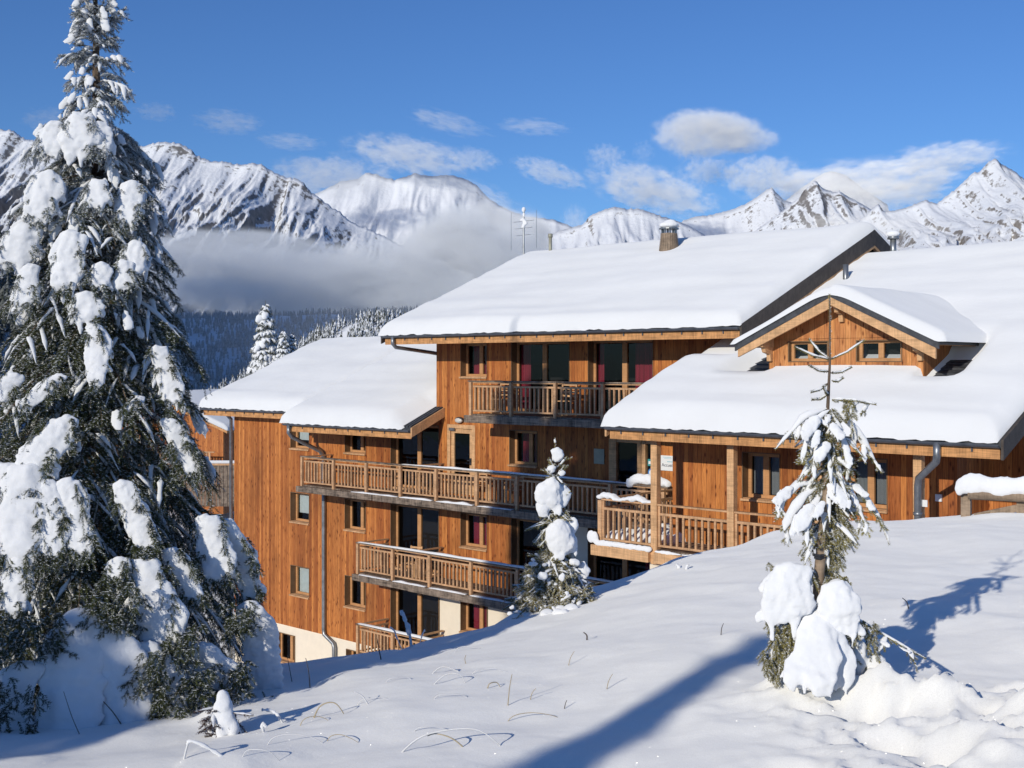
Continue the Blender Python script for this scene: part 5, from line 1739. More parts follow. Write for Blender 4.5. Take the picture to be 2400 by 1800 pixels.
G = "dry stems bent over the snow"
z5 = lambda *a: [(400 + x * 0.4521, 1400 + y * 0.4521) for x, y in a]
stem("grass_stem", "longest pale bent stem arching along the snow at the bottom centre", "grass stem", z5((1145, 812), (1280, 735), (1440, 690), (1600, 685), (1722, 712)), (0, 1, 1, 1, 0), 'frost', 0.005, G)
stem("grass_stem", "short pale stem crossing the longest bent stem at the bottom centre", "grass stem", z5((1560, 772), (1470, 735), (1380, 712), (1330, 722)), (0, 1, 1, 1), 'straw', 0.004, G)
stem("grass_stem", "pale stem looped into a high hoop left of the bottom centre", "grass stem", z5((728, 628), (770, 570), (840, 547), (890, 585), (922, 655)), (0, 1, 1, 1, 0), 'straw', 0.0045, G)
stem("grass_stem", "thin frosted stem bowed low in the middle of the slope", "grass stem", z5((1320, 398), (1400, 365), (1490, 380), (1590, 425)), (0, 1, 1, 0), 'frost', 0.005, G)
stem("grass_stem", "second frosted stem bowed low in the middle of the slope, below the first", "grass stem", z5((1330, 452), (1420, 405), (1500, 400), (1530, 435)), (0, 1, 1, 0), 'frost', 0.004, G)
stem("grass_stem", "pale stem curling over just below the bottom balcony", "grass stem", z5((1240, 262), (1320, 262), (1400, 300), (1440, 325)), (0, 1, 1, 0), 'frost', 0.006, G)
stem("grass_stem", "small hooked stem below the bowed stems in mid slope", "grass stem", z5((1640, 470), (1650, 448), (1690, 446), (1712, 470)), (0, 1, 1, 0), 'straw', 0.004, G)
stem("grass_stem", "frosted stem folded sharply in the bottom left corner of the slope", "grass stem", z5((62, 842), (85, 775), (112, 742), (190, 775), (270, 822)), (0, 1, 1, 1, 0), 'frost', 0.006, G, 4)
stem("grass_stem", "frosted stem bending right beside the little snow-capped bush", "grass stem", z5((600, 648), (560, 615), (520, 592), (478, 580)), (0, 1, 1, 1), 'frost', 0.0055, G, 3)
stem("grass_stem", "frosted leaf loop standing alone right of the little bush", "grass stem", z5((505, 700), (478, 680), (482, 650), (500, 668)), (0, 1, 1, 1), 'frost', 0.006, G, 2)
stem("grass_stem", "pale straight stem leaning left between the bush and the hoop", "grass stem", z5((1040, 548), (1000, 515), (952, 486)), (0, 1, 1), 'frost', 0.0045, G)
stem("grass_stem", "upright dark stem rising near the big spruce", "grass stem", z5((722, 470), (716, 400), (702, 312)), (0, 1, 1), 'stem', 0.004, G)
stem("grass_stem", "short dark stem leaning by the big spruce", "grass stem", z5((632, 440), (615, 360), (605, 300)), (0, 1, 1), 'stem', 0.003, G)
stem("grass_stem", "upright straw stem in mid slope right of the bowed stems", "grass stem", z5((1745, 562), (1756, 480), (1770, 398)), (0, 1, 1), 'straw', 0.0035, G)
stem("grass_stem", "tiny upright stem nearest the foreground shadow", "grass stem", z5((2035, 588), (2045, 565), (2055, 538)), (0, 1, 1), 'stem', 0.003, G)
stem("grass_stem", "hooked dark stem right of the crest below the chalet door", "grass stem", z5((2155, 222), (2158, 200), (2140, 182)), (0, 1, 1), 'stem', 0.007, G)
stem("grass_stem", "little straw stem under the pale curl", "grass stem", z5((1535, 345), (1525, 325), (1530, 300)), (0, 1, 1), 'straw', 0.0035, G)
stem("grass_stem", "dark stem standing before the lowest balcony", "grass stem", [(896, 1546), (888, 1520), (882, 1490)], (0, 1, 1), 'stem', 0.005, G)
stem("grass_stem", "hooked dark stem right of the staked young spruce", "grass stem", [(2132, 1426), (2124, 1412), (2116, 1402)], (0, 1, 1), 'stem', 0.005, G)
stem("grass_stem", "thin pair-like stem left of the staked young spruce", "grass stem", [(1690, 1490), (1692, 1475), (1697, 1462)], (0, 1, 1), 'stem', 0.0035, G)
stem("grass_stem", "stem in the deep shade under the spruce, leaning left", "grass stem", [(290, 1697), (265, 1670), (230, 1635)], (0, 1, 1), 'stem', 0.004, G)
stem("grass_stem", "straighter stem in the deep shade under the spruce", "grass stem", [(195, 1720), (172, 1680), (150, 1620)], (0, 1, 1), 'stem', 0.0028, G)
G2 = "frosted weeds on the crest"
stem("frosted_weed", "tall frosted weed standing before the lowest french window", "weed", [(966, 1515), (958, 1480), (950, 1455), (941, 1432)], (0, 1, 1, 1), 'frost', 0.014, G2, 9)
stem("frosted_weed", "shorter frosted weed left of the tall one before the balcony rail", "weed", [(942, 1518), (930, 1495), (924, 1478), (914, 1470)], (0, 1, 1, 1), 'frost', 0.012, G2, 7)
stem("frosted_weed", "low frosted weed right of the tall one", "weed", [(985, 1500), (990, 1488), (996, 1476)], (0, 1, 1), 'frost', 0.011, G2, 5)
stem("frosted_weed", "frosted sprig at the far right end of the crest weeds", "weed", [(1594, 1332), (1590, 1328), (1585, 1326)], (0, 1, 1), 'frost', 0.012, G2, 3)
stem("frosted_weed", "frosted sprig before the dark basement window", "weed", [(1607, 1336), (1610, 1330), (1613, 1326)], (0, 1, 1), 'frost', 0.012, G2, 3)

LOOSE = [(1180, 1690, 90, 26), (1010, 1640, 60, 20), (830, 1655, 70, 30), (1330, 1560, 55, -26), (1100, 1580, 60, 18), (960, 1720, 70, 22), (760, 1740, 50, 24), (620, 1745, 90, 40), (1240, 1640, 40, -20), (1420, 1620, 34, -30), (900, 1600, 44, 20), (1060, 1530, 50, 22), (700, 1700, 46, 30), (560, 1780, 60, 36)]
for k, (px, py, w_, h_) in enumerate(LOOSE):
    if h_ > 0:
        stem("grass_stem", "thin frosted dry stem bowed in an arc over the open snow", "grass stem", [(px, py), (px + w_ * 0.22, py - h_ * 0.42), (px + w_ * 0.7, py - h_ * 0.68), (px + w_ * 1.25, py - h_ * 0.5), (px + w_ * 1.6, py - h_ * 0.12)], (0, 1, 1, 1, 0 if k % 2 else 1), 'frost' if k % 3 else 'straw', 0.0026, "thin stems scattered over the open snow")
    else:
        stem("grass_stem", "thin dry stem standing upright in the open snow", "grass stem", [(px, py), (px + 6, py + h_ * 0.6), (px + 16, py + h_ * 1.3)], (0, 1, 1), 'straw', 0.003, "upright stems in the open snow")

# little snow-capped bush near the big spruce
B0 = on_ground(525, 1722)
bu = empty("small_bush", B0)
tag(bu, "knee-high bush capped with a cone of snow beside the big spruce", "bush")
tr = Tree()
for k in range(40):
    a = Vector((rg.uniform(-0.06, 0.06), rg.uniform(-0.05, 0.05), rg.uniform(0.0, 0.14)))
    v = Vector((rg.uniform(-1, 1), rg.uniform(-1, 0.3), rg.uniform(-0.7, 0.3))).normalized() * rg.uniform(0.05, 0.13)
    hand_branch(tr, [a, a + v * 0.5, a + v], 0.04, 0.5, rg, 0.008 if rg.random() < 0.5 else 0, 0.003)
tr.wood.build("stem", M['bark'], bu)
tr.foliage("foliage", leaf_mat("brown_twigs", (0.10, 0.06, 0.05)), bu, 26, 0.012, 0.004, 0.4, 3)
tr.ridges("snow_dusting", M['treesnow'], bu)
lumps("snow_cap", [((0, -0.02, 0.20), (0.035, 0.035, 0.04)), ((0.005, -0.03, 0.15), (0.05, 0.045, 0.05)), ((0.02, -0.04, 0.09), (0.05, 0.045, 0.06)), ((-0.02, -0.03, 0.1), (0.05, 0.045, 0.05)), ((0.06, -0.05, 0.05), (0.035, 0.03, 0.05)), ((0.0, -0.06, 0.04), (0.03, 0.03, 0.06))], 0.01, M['treesnow'], bu, 0.015, 0.05, 3)

# ---- log rail fence on the right
FY = 15.3
f0 = at(2270, 1158, FY)
dirf = (ROT @ Vector((1, 0, 0)))
dirf = Vector((dirf.x, dirf.y * 0.62, 0)).normalized()
fo = empty("log_fence", (f0.x, f0.y, f0.z))
tag(fo, "log rail fence under a thick roll of snow, beside the right end of the chalet", "fence")
q = MB()
q.tube([dirf * -0.0, dirf * 2.2], 0.068, 16)
q.build("log_rail", M['log'], fo, True)
dn = Vector((dirf.y, -dirf.x, 0))
for k, s_ in enumerate((-0.05, 0.62, 1.5)):
    gz = ground(f0.x + dirf.x * s_, f0.y + dirf.y * s_) - f0.z - 0.4
    p = dirf * s_ - dn * 0.13
    MB().beam(Vector((p.x, p.y, gz)), Vector((p.x, p.y, 0.07 if k == 0 else 0.0)), 0.11, 0.12, (dirf.x, dirf.y, 0)).build("post", M['log'], fo, bevel=0.008)
MB().beam(dirf * 0.06 - dn * 0.1 + Vector((0, 0, -0.30)), dirf * 0.62 - dn * 0.1 + Vector((0, 0, -0.14)), 0.04, 0.09).build("brace", M['log'], fo)
lumps("rail_snow", [((dirf.x * s_ * 0.07 - dirf.x * 0.03, dirf.y * s_ * 0.07, 0.125 + 0.016 * math.sin(s_ * 0.8)), (0.10, 0.10, 0.125 + 0.015 * math.sin(s_ * 1.3))) for s_ in range(33)] + [((-dirf.x * 0.06, -dirf.y * 0.06 + 0.02, 0.11), (0.10, 0.1, 0.11)), ((-0.1, 0.04, 0.06), (0.06, 0.07, 0.09))], 0.022, M['snow'], fo, 0.03, 0.12, 4)

# ---- neighbour chalets behind the spruce
def small_chalet(name, label, loc, rz, wd, dp, hw, slope, over=0.8):
    o = empty(name, loc, rz)
    tag(o, label, "building", "neighbouring chalets down the slope")
    rise = slope * wd / 2
    q = MB()
    q.prism_y([(-wd / 2, -3), (wd / 2, -3), (wd / 2, hw), (0, hw + rise), (-wd / 2, hw)], 0, dp)
    q.build("wall", M['cladding'], o)
    q = MB()
    e = wd / 2 + over
    zt = lambda x: hw + rise - slope * abs(x) + 0.05
    q.prism_y([(-e, zt(e)), (0, zt(0)), (e, zt(e)), (e, zt(e) + 0.16), (0, zt(0) + 0.16), (-e, zt(e) + 0.16)], -over - 0.3, dp + over)
    rf = q.build("roof", M['fascia'], o)
    q = MB()
    e2 = e + 0.1
    q.prism_y([(-e2, zt(e) + 0.13), (-e2 - 0.02, zt(e) + 0.4), (-e2 + 0.3, zt(e) + 0.68), (0, zt(0) + 0.6), (e2 - 0.3, zt(e) + 0.68), (e2 + 0.02, zt(e) + 0.4), (e2, zt(e) + 0.13), (0, zt(0) + 0.165)], -over - 0.4, dp + over + 0.1)
    q.build("snow_cover", M['roofsnow'], rf, True, bevel=0.12)
    for xx in (-wd * 0.22, wd * 0.2):
        wn_ = MB().box(xx - 0.5, xx + 0.5, -0.05, 0.0, hw - 1.75, hw - 0.7).build("window", M['frame'], o)
        MB().box(xx - 0.42, xx - 0.04, -0.06, -0.05, hw - 1.67, hw - 0.78).box(xx + 0.04, xx + 0.42, -0.06, -0.05, hw - 1.67, hw - 0.78).build("pane", M['blind'], wn_)
    bl = MB().box(-wd / 2, wd / 2, -1.3, 0, hw - 2.7, hw - 2.55).build("balcony", M['rail'], o)
    q = MB().box(-wd / 2, wd / 2, -1.32, -1.24, hw - 1.65, hw - 1.58)
    for k in range(int(wd / 0.22)): q.box(-wd / 2 + k * 0.22, -wd / 2 + k * 0.22 + 0.12, -1.31, -1.26, hw - 2.549, hw - 1.651)
    q.build("railing", M['rail'], bl)
    return o


p = at(470, 1090, 84)
small_chalet("small_chalet", "brown neighbour chalet glimpsed between the big spruce and the left corner of the large chalet", (p.x - 2.5, p.y, -7.3), R(-14), 9.0, 9, 3.0, 0.42, 0.9)
p = at(560, 1010, 104)
small_chalet("small_chalet", "farther neighbour chalet whose white roof tip shows beside the large chalet's left drainpipe", (p.x + 2.0, p.y, -5.6), R(-14), 10.0, 9, 2.2, 0.40, 0.9)
p = at(525, 1130, 64)
fo2 = empty("garden_fence", (p.x, p.y, p.z))
tag(fo2, "snow-topped wooden garden fence in front of the brown neighbour chalet", "fence")
q = MB()
for k in range(40): q.box(-6 + k * 0.2, -6 + k * 0.2 + 0.17, -0.03, 0.03, -1.3, 0.9)
q.build("board_panel", M['grey'], fo2)
MB().box(-6.1, 2.0, -0.06, 0.06, 0.9, 1.0).build("rail", M['rail'], fo2)
MB().box(1.9, 2.1, -0.1, 0.1, -1.5, 1.0).build("post", M['light'], fo2)
MB().box(-6.1, 2.1, -0.1, 0.1, 1.0, 1.16).build("rail_snow", M['snow'], fo2, True, bevel=0.05)


# ------------------------------------------------------------------ trees off to the side and behind, whose shadows fall into view
def side_spruce(label, p, q, ztip, zbase, Rb, seed, fine=1.0, r0=0.1):
    """p across and q along the sunlight"""
    X, Yy = p * 0.857 + q * 0.515, -p * 0.515 + q * 0.857
    o = empty("spruce_tree", (X, Yy, zbase))
    tag(o, label, "tree", "spruces outside the picture whose shadows fall into it")
    t = Tree()
    r = random.Random(seed)
    H = ztip - zbase
    grow(t, (0, 0, 0), H, lambda f: r0 + Rb * (1 - f), 0.06 * H * fine, 8, lambda f: 0.3 * f - 0.1, lambda f: 0.2 + 0.3 * (1 - f), r, step=0.045 * H * fine, side=0.5, twig=0.42, snow=0.7 if fine == 1 else 0.3, rs=0.008 * H * fine, trunk_r=0.022 * H, lead=0.07 * H * fine)
    t.wood.build("trunk", M['bark'], o)
    t.foliage("crown", M['needle'], o, 26, 0.011 * H * fine, 0.0042 * H * fine, 0.4, seed)
    t.ridges("snow_dusting", M['treesnow'], o, 5, 5, seed)


side_spruce("small spruce behind the viewer whose tip casts the narrow foreground shadow", -2.42, -8.5, 3.6, -2.0, 0.62, 51, 0.4, 0.015)
side_spruce("broad spruce behind the viewer to the left, nearest the big spruce of the picture", -5.5, -6.0, 2.2, -2.1, 1.9, 52)
side_spruce("broad spruce behind the viewer to the left, middle of a row of three", -6.9, -6.6, 3.0, -2.1, 2.2, 54)
side_spruce("broad spruce behind the viewer to the left, farthest of a row of three", -8.6, -7.2, 4.0, -2.2, 2.5, 55)
side_spruce("tall spruce far to the left of the picture, left of a pair", -17.6, -5.0, 12.7, -4.0, 2.4, 53)
side_spruce("tall spruce far to the left of the picture, right of a pair", -15.3, -4.0, 11.6, -4.0, 5.0, 56)

# ---- three snowy conifers behind the lower left roof
for lab, px, ptop, pbot, Yd, Rr, sd in [("tall snow-laden conifer rising behind the lower left roof", 622, 705, 900, 120, 1.45, 61), ("short conifer with a snowy tip, middle of the three behind the lower left roof", 664, 772, 880, 118, 0.85, 62), ("smallest conifer, right of the other two behind the lower left roof", 686, 780, 870, 119, 0.75, 63)]:
    tip = at(px, ptop, Yd)
    zb_ = at(px, pbot + 60, Yd).z
    o = empty("conifer_tree", (tip.x, tip.y, zb_))
    tag(o, lab, "tree", "conifers behind the lower left roof")
    t = Tree()
    r = random.Random(sd)
    H = tip.z - zb_
    grow(t, (0, 0, 0), H, lambda f: 0.12 + Rr * 1.7 * (1 - f) ** 0.8, 0.055 * H, 7, lambda f: 0.2 * f - 0.1, lambda f: 0.25 + 0.3 * (1 - f), r, step=0.03 * H, side=0.5, twig=0.4, snow=0.75, rs=0.010 * H, trunk_r=0.015 * H, lead=0.06 * H)
    t.wood.build("trunk", M['bark'], o)
    t.foliage("crown", M['needle'], o, 22, 0.0085 * H, 0.004 * H, 0.45, sd)
    t.ridges("snow_dusting", M['treesnow'], o, 5, 6, sd)
    B = []
    for k in range(15):
        f = r.uniform(0.12, 0.9)
        a = r.uniform(2.6, 5.6)
        d = (0.1 + Rr * 1.7 * (1 - f) ** 0.8) * r.uniform(0.5, 0.95)
        rr = r.uniform(0.022, 0.048) * H
        B = [((d * math.cos(a), d * math.sin(a), f * H), (rr, rr * 0.8, rr * 0.75)), ((d * math.cos(a) * 1.0 + rr * 0.5 * math.cos(a), d * math.sin(a) + rr * 0.4 * math.sin(a), f * H - rr * 0.5), (rr * 0.7, rr * 0.7, rr * 0.6))]
        lumps("snow_pad", B, 0.08, M['treesnow'], o, 0.1, 0.4, 2)
# ------------------------------------------------------------------ valley, forests, mountains, clouds
def rock_snow(name, rock=(0.17, 0.155, 0.15), scale=0.004, lo=0.50, hi=0.72, forest=None, amt=0.5, bs=0.6):
    """snow, with rock showing where the ground is steep and where wind has scoured it"""
    m, t, b = mat_new(name)
    g = t.nodes.new('ShaderNodeNewGeometry')
    sp = t.nodes.new('ShaderNodeSeparateXYZ')
    t.links.new(g.outputs['Normal'], sp.inputs[0])
    co = coords(t, (1, 1, 1.0))
    n1 = noise_n(t, co, scale, 9, 0.68, 0.3)
    n2 = noise_n(t, co, scale * 6, 6, 0.7)
    v = math_n(t, 'MULTIPLY_ADD', n1, amt, sp.outputs[2])
    v = math_n(t, 'MULTIPLY_ADD', n2, amt * 2.0, v)
    f = ramp(t, math_n(t, 'SUBTRACT', v, amt * 1.5), [(lo, (0, 0, 0)), (hi, (1, 1, 1))])
    rc = ramp(t, n2, [(0.3, tuple(x * 0.7 for x in rock)), (0.7, tuple(x * 1.35 for x in rock))])
    c = mix_c(t, f, rc, (0.83, 0.85, 0.885))
    if forest:
        z = t.nodes.new('ShaderNodeSeparateXYZ')
        t.links.new(g.outputs['Position'], z.inputs[0])
        n3 = noise_n(t, co, scale * 22, 4, 0.75)
        h = math_n(t, 'MULTIPLY_ADD', n1, forest[1], z.outputs[2])
        k = ramp(t, math_n(t, 'DIVIDE', h, 1000.0), [((forest[0] - forest[2]) / 1000, (1, 1, 1)), (forest[0] / 1000, (0, 0, 0))])
        sp2 = ramp(t, n3, [(0.42, (0, 0, 0)), (0.56, (1, 1, 1))])
        km = math_n(t, 'MULTIPLY', k, math_n(t, 'SUBTRACT', 1.0, sp2))
        c = mix_c(t, km, c, (0.09, 0.095, 0.09))
    t.links.new(c, b.inputs['Base Color'])
    b.inputs['Roughness'].default_value = 0.8
    b.inputs['Specular IOR Level'].default_value = 0.1
    bp = t.nodes.new('ShaderNodeBump')
    bp.inputs['Strength'].default_value = bs
    bp.inputs['Distance'].default_value = 12.0
    t.links.new(n2, bp.inputs['Height'])
    t.links.new(bp.outputs[0], b.inputs['Normal'])
    return m


def mountain(name, sky, D, depth, foot, mat, seed, ribs=26, amp=70.0, px_step=3.0, rows=90, fine=1.0, lean=0.0, power=0.8, skew=0.8):
    """a massif whose crest runs through the given skyline; ribs and gullies run down its face"""
    xs = [p[0] for p in sky]
    ys_ = [p[1] for p in sky]
    n = int((xs[-1] - xs[0]) / px_step) + 1
    V = []
    ups = 14
    for j in range(-ups, rows + 1):
        t = (j / rows) if j >= 0 else 0.0
        back = (-j / ups) if j < 0 else 0.0
        for i in range(n):
            px = xs[0] + (xs[-1] - xs[0]) * i / (n - 1)
            zc = -(np.interp(px, xs, ys_) - CY) / F_PX * D
            X = (px - CX) / F_PX * D
            tt = t
            fall = tt ** power
            z = zc + (foot - zc) * fall
            y = D - depth * tt
            if j < 0:
                z = zc - back * 900
                y = D + back * 700
            a = amp * min(1.0, 0.05 + tt * 3.2) * (1 - 0.5 * tt)
            u = px / 2400.0 * ribs
            w_ = mn.noise((u * 0.6, tt * 2.2, seed)) * 0.8
            w2_ = mn.noise((u * 2.1, tt * 5.0, seed + 1)) * 0.6
            sh_ = skew * tt
            r1_ = 1 - 2 * abs(mn.noise((u * 1.0 + w_ + sh_, tt * 1.7 + seed, 0.5)))
            r2_ = mn.ridged_multi_fractal((u * 2.0 + w_ + w2_ + sh_ * 1.6, tt * 3.6, seed + 3.1), 0.98, 2.1, 6, 1.0, 2.0) - 1.1
            r3_ = mn.fractal((u * 9.0 + w_ * 2, tt * 17.0, seed + 8.0), 0.7, 2.0, 4)
            h = a * (0.60 * r1_ + 0.66 * r2_ + 0.11 * r3_ * fine)
            zz = z + h * 0.75
            yy = y - h * 0.9
            if j == 0 or j < 0: zz = z + 0.085 * amp * mn.fractal((u * 9, seed, 1), 0.9, 2.0, 4) * fine
            V.append((X + lean * tt * depth + h * 0.10, yy, zz))
    nr = rows + ups + 1
    idx = np.arange(nr * n).reshape(nr, n)
    F = np.stack([idx[:-1, :-1], idx[1:, :-1], idx[1:, 1:], idx[:-1, 1:]], -1).reshape(-1, 4)
    return tag(np_obj(name, V, F, mat, None, True), kind='structure')


MR = rock_snow("rocky_snow", rock=(0.23, 0.22, 0.215), forest=(520, 320, 300), scale=0.0045, lo=0.565, hi=0.67)
MR2 = rock_snow("scoured_snow", rock=(0.27, 0.245, 0.225), scale=0.005, lo=0.50, hi=0.64)
ML = [(-420, 400), (-200, 330), (-60, 318), (0, 303), (27, 303), (40, 312), (60, 326), (100, 330), (150, 338), (230, 345), (300, 330), (330, 342), (347, 340), (372, 333), (398, 335), (420, 334), (446, 350), (472, 372), (498, 378), (521, 379), (550, 386), (586, 382), (612, 386), (624, 394), (650, 405), (673, 417), (690, 417), (708, 424), (732, 453), (755, 468), (776, 484), (800, 500), (816, 516), (850, 532), (890, 548), (940, 575), (1000, 620), (1100, 700)]
mountain("mountain", ML, 7000, 2600, -120, MR, 2.3, ribs=30, amp=125, rows=150, px_step=2.4, skew=1.6)
MM = [(560, 560), (700, 470), (760, 445), (800, 425), (838, 420), (858, 405), (882, 408), (905, 418), (925, 421), (950, 414), (972, 406), (988, 410), (1015, 413), (1045, 410), (1070, 413), (1095, 422), (1118, 434), (1140, 460), (1165, 478), (1200, 496), (1232, 508), (1262, 511), (1300, 515), (1330, 527), (1363, 540), (1420, 590), (1500, 640)]
mountain("mountain", MM, 9500, 3200, -150, rock_snow("high_snow", lo=0.45, hi=0.56, forest=(300, 200, 200), scale=0.0032), 5.1, ribs=24, amp=95, rows=100)
MC = [(1180, 640), (1240, 580), (1300, 545), (1350, 530), (1366, 526), (1386, 503), (1410, 493), (1434, 486), (1455, 487), (1472, 490), (1490, 488), (1505, 492), (1530, 499), (1548, 506), (1575, 514), (1602, 524), (1630, 538), (1660, 556), (1720, 600)]
mountain("mountain", MC, 8200, 2200, 150, MR2, 9.4, ribs=46, amp=85, rows=80, power=0.7)
MP = [(1560, 560), (1601, 517), (1634, 507), (1660, 505), (1690, 498), (1720, 489), (1750, 477), (1772, 462), (1790, 450), (1808, 438), (1818, 450), (1836, 468), (1870, 480), (1950, 500), (2040, 540)]
mountain("mountain", MP, 11500, 3000, 100, MR2, 14.2, ribs=36, amp=100, rows=80, power=0.75)
MQ = [(1720, 590), (1760, 548), (1800, 520), (1840, 490), (1872, 462), (1890, 440), (1904, 428), (1911, 422), (1919, 432), (1930, 441), (1950, 450), (1968, 448), (1990, 462), (2010, 472), (2040, 490), (2070, 503), (2110, 515), (2180, 530)]
mountain("mountain", MQ, 8600, 1700, 350, rock_snow("peak_rock", rock=(0.23, 0.215, 0.21), lo=0.56, hi=0.70, scale=0.005), 21.7, ribs=52, amp=100, rows=90, power=0.72)
MW = [(1840, 470), (1880, 440), (1910, 418), (1930, 406), (1946, 401), (1962, 404), (1985, 412), (2020, 440), (2080, 480)]
mountain("mountain", MW, 15000, 2500, 600, rock_snow("far_snow", lo=0.1, hi=0.3), 33.0, ribs=40, amp=90, rows=50)
MZ = [(1980, 540), (2030, 505), (2057, 476), (2072, 496), (2095, 494), (2122, 487), (2145, 478), (2168, 468), (2184, 474), (2196, 477), (2215, 462), (2236, 446), (2258, 426), (2280, 405), (2296, 402), (2312, 384), (2325, 374), (2336, 371), (2346, 384), (2360, 392), (2378, 402), (2400, 420), (2440, 450), (2520, 470), (2700, 520), (2900, 600)]
mountain("mountain", MZ, 7400, 2400, 250, MR2, 27.9, ribs=40, amp=105, rows=110, power=0.72)

# ---- valley ground: from the edge of the near slope down and up to the far forest
VP = [(300, -112), (700, -230), (1300, -260), (1800, -190), (2300, -95), (2900, 45), (3600, 165), (4600, 210)]
KN = [(480, 915), (560, 868), (640, 828), (690, 802), (740, 772), (790, 748), (830, 733), (870, 724), (905, 727), (950, 736), (1040, 760), (1200, 800)]


def valley(X, Y):
    px = CX + F_PX * X / Y
    z = np.interp(Y, [p[0] for p in VP], [p[1] for p in VP])
    z += 0.03 * min(0, X) * (1 if Y > 1200 else Y / 1200)               # the far side rises to the right
    z += 22 * min(1, Y / 1500) * mn.fractal((X / 420.0, Y / 500.0, 3.0), 0.8, 2.0, 4)
    return z


ysv = np.concatenate([np.linspace(300, 1800, 26), np.linspace(1850, 4600, 70)])
ssv = np.linspace(-0.75, 0.75, 150)
V = [(s_ * y, y, valley(s_ * y, y)) for y in ysv for s_ in ssv]
idx = np.arange(len(V)).reshape(len(ysv), len(ssv))
F = np.stack([idx[:-1, :-1], idx[:-1, 1:], idx[1:, 1:], idx[1:, :-1]], -1).reshape(-1, 4)
tag(np_obj("valley_ground", V, F, rock_snow("forest_floor", rock=(0.12, 0.125, 0.12), lo=0.5, hi=0.95, scale=0.01, amt=0.8), None, True), kind='structure')


def knoll(X, Y):
    px = CX + F_PX * X / Y
    zc = -(np.interp(px, [p[0] for p in KN], [p[1] for p in KN]) - CY) / F_PX * 560 - 5.5
    d = (Y - 560) / 130.0
    return zc - 26 * (abs(d) ** 1.5) - (10 if d > 0 else 0) * d + 1.5 * mn.noise((X / 14.0, Y / 18.0, 2))


ysk = np.linspace(330, 720, 50)
ssk = np.linspace(-0.27, 0.02, 70)
V = [(s_ * y, y, knoll(s_ * y, y)) for y in ysk for s_ in ssk]
idx = np.arange(len(V)).reshape(len(ysk), len(ssk))
F = np.stack([idx[:-1, :-1], idx[:-1, 1:], idx[1:, 1:], idx[1:, :-1]], -1).reshape(-1, 4)
tag(np_obj("forested_hill", V, F, M['snow'], None, True), kind='structure')


def cone_tree(seed, sides=9, tiers=6):
    """jagged little conifer, height 1: tiers of separate drooping fronds"""
    r = random.Random(seed)
    vs = []; fs = []; fr = []
    for k in range(tiers):
        z1 = 1.0 - k * (0.86 / tiers)
        z0 = z1 - 1.55 / tiers
        R0 = 0.03 + 0.165 * ((k + 1) / tiers) ** 0.9
        n = sides if k > 1 else 5
        for i in range(n):
            a = 2 * math.pi * (i + r.uniform(-0.3, 0.3)) / n
            w_ = 2 * math.pi / n * 0.62
            rr = R0 * r.uniform(0.65, 1.25)
            b = len(vs)
            zt = z0 + r.uniform(-0.02, 0.04)
            vs += [(0, 0, z1), (rr * 0.72 * math.cos(a - w_), rr * 0.72 * math.sin(a - w_), zt + 0.05), (rr * math.cos(a), rr * math.sin(a), zt), (rr * 0.72 * math.cos(a + w_), rr * 0.72 * math.sin(a + w_), zt + 0.05)]
            fz = r.random()
            f_ = 0.85 if fz < 0.5 else (0.45 if fz < 0.72 else 0.02)
            fr += [f_ * 0.7, f_, f_, f_ * 0.6]
            fs += [(b, b + 1, b + 2), (b, b + 2, b + 3)]
    return np.array(vs, np.float32), np.array(fs, np.int32), np.array(fr, np.float32)


CT = [cone_tree(k) for k in range(6)]


def forest(name, label, pts, hmin, hmax, mat, seed, frost=1.0):
    r = np.random.RandomState(seed)
    Vs = []; Fs = []; Fr = []; off = 0
    for (x, y, z) in pts:
        v, f, fr = CT[r.randint(6)]
        h = r.uniform(hmin, hmax)
        a = r.uniform(0, 6.28)
        c, s_ = math.cos(a), math.sin(a)
        w_ = h * r.uniform(0.8, 1.25)
        q = np.stack([(v[:, 0] * c - v[:, 1] * s_) * w_ + x, (v[:, 0] * s_ + v[:, 1] * c) * w_ + y, v[:, 2] * h + z - 0.3], -1)
        Vs.append(q); Fs.append(f + off); Fr.append(fr * frost * r.uniform(0.6, 1.1)); off += len(v)
    o = np_obj(name, np.concatenate(Vs), np.concatenate(Fs), mat, None, False, {'frost': np.clip(np.concatenate(Fr), 0, 1)})
    return tag(o, label, "forest", kind='stuff')


rf = random.Random(8)
pts = []
while len(pts) < 2300:
    y = rf.uniform(380, 640)
    x = rf.uniform(-0.26, 0.01) * y
    if mn.noise((x / 16, y / 22, 6)) < -0.32: continue
    pts.append((x, y, knoll(x, y)))
forest("forest", "sunlit frosted conifer wood on the near hill above the lower left roof", pts, 4.5, 8.0, M['needle_far'], 4, 1.35)
pts = []
while len(pts) < 9500:
    y = rf.uniform(1500, 3900)
    x = rf.uniform(-0.47, 0.02) * y
    if mn.noise((x / 130, y / 260, 4)) + 0.5 * mn.noise((x / 40, y / 70, 9)) < -0.22 - (0.15 if y > 2600 else 0) + (0.25 if y < 2000 else 0): continue
    pts.append((x, y, valley(x, y)))
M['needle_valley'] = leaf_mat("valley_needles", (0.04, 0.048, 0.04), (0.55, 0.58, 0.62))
forest("forest", "dark blue conifer forest on the shaded valley side under the cloud bank", pts, 15, 26, M['needle_valley'], 5, 0.85)  # frost raised to brighten these trees in place of blue valley haze
pts = []
while len(pts) < 260:
    y = rf.uniform(150, 330)
    x = rf.uniform(-0.3, -0.22) * y
    pts.append((x, y, ground(x, y)))
forest("forest", "near conifers just beyond the neighbour chalets, left of the lower roof", pts, 5, 11, M['needle_far'], 6, 0.8)
pts = []
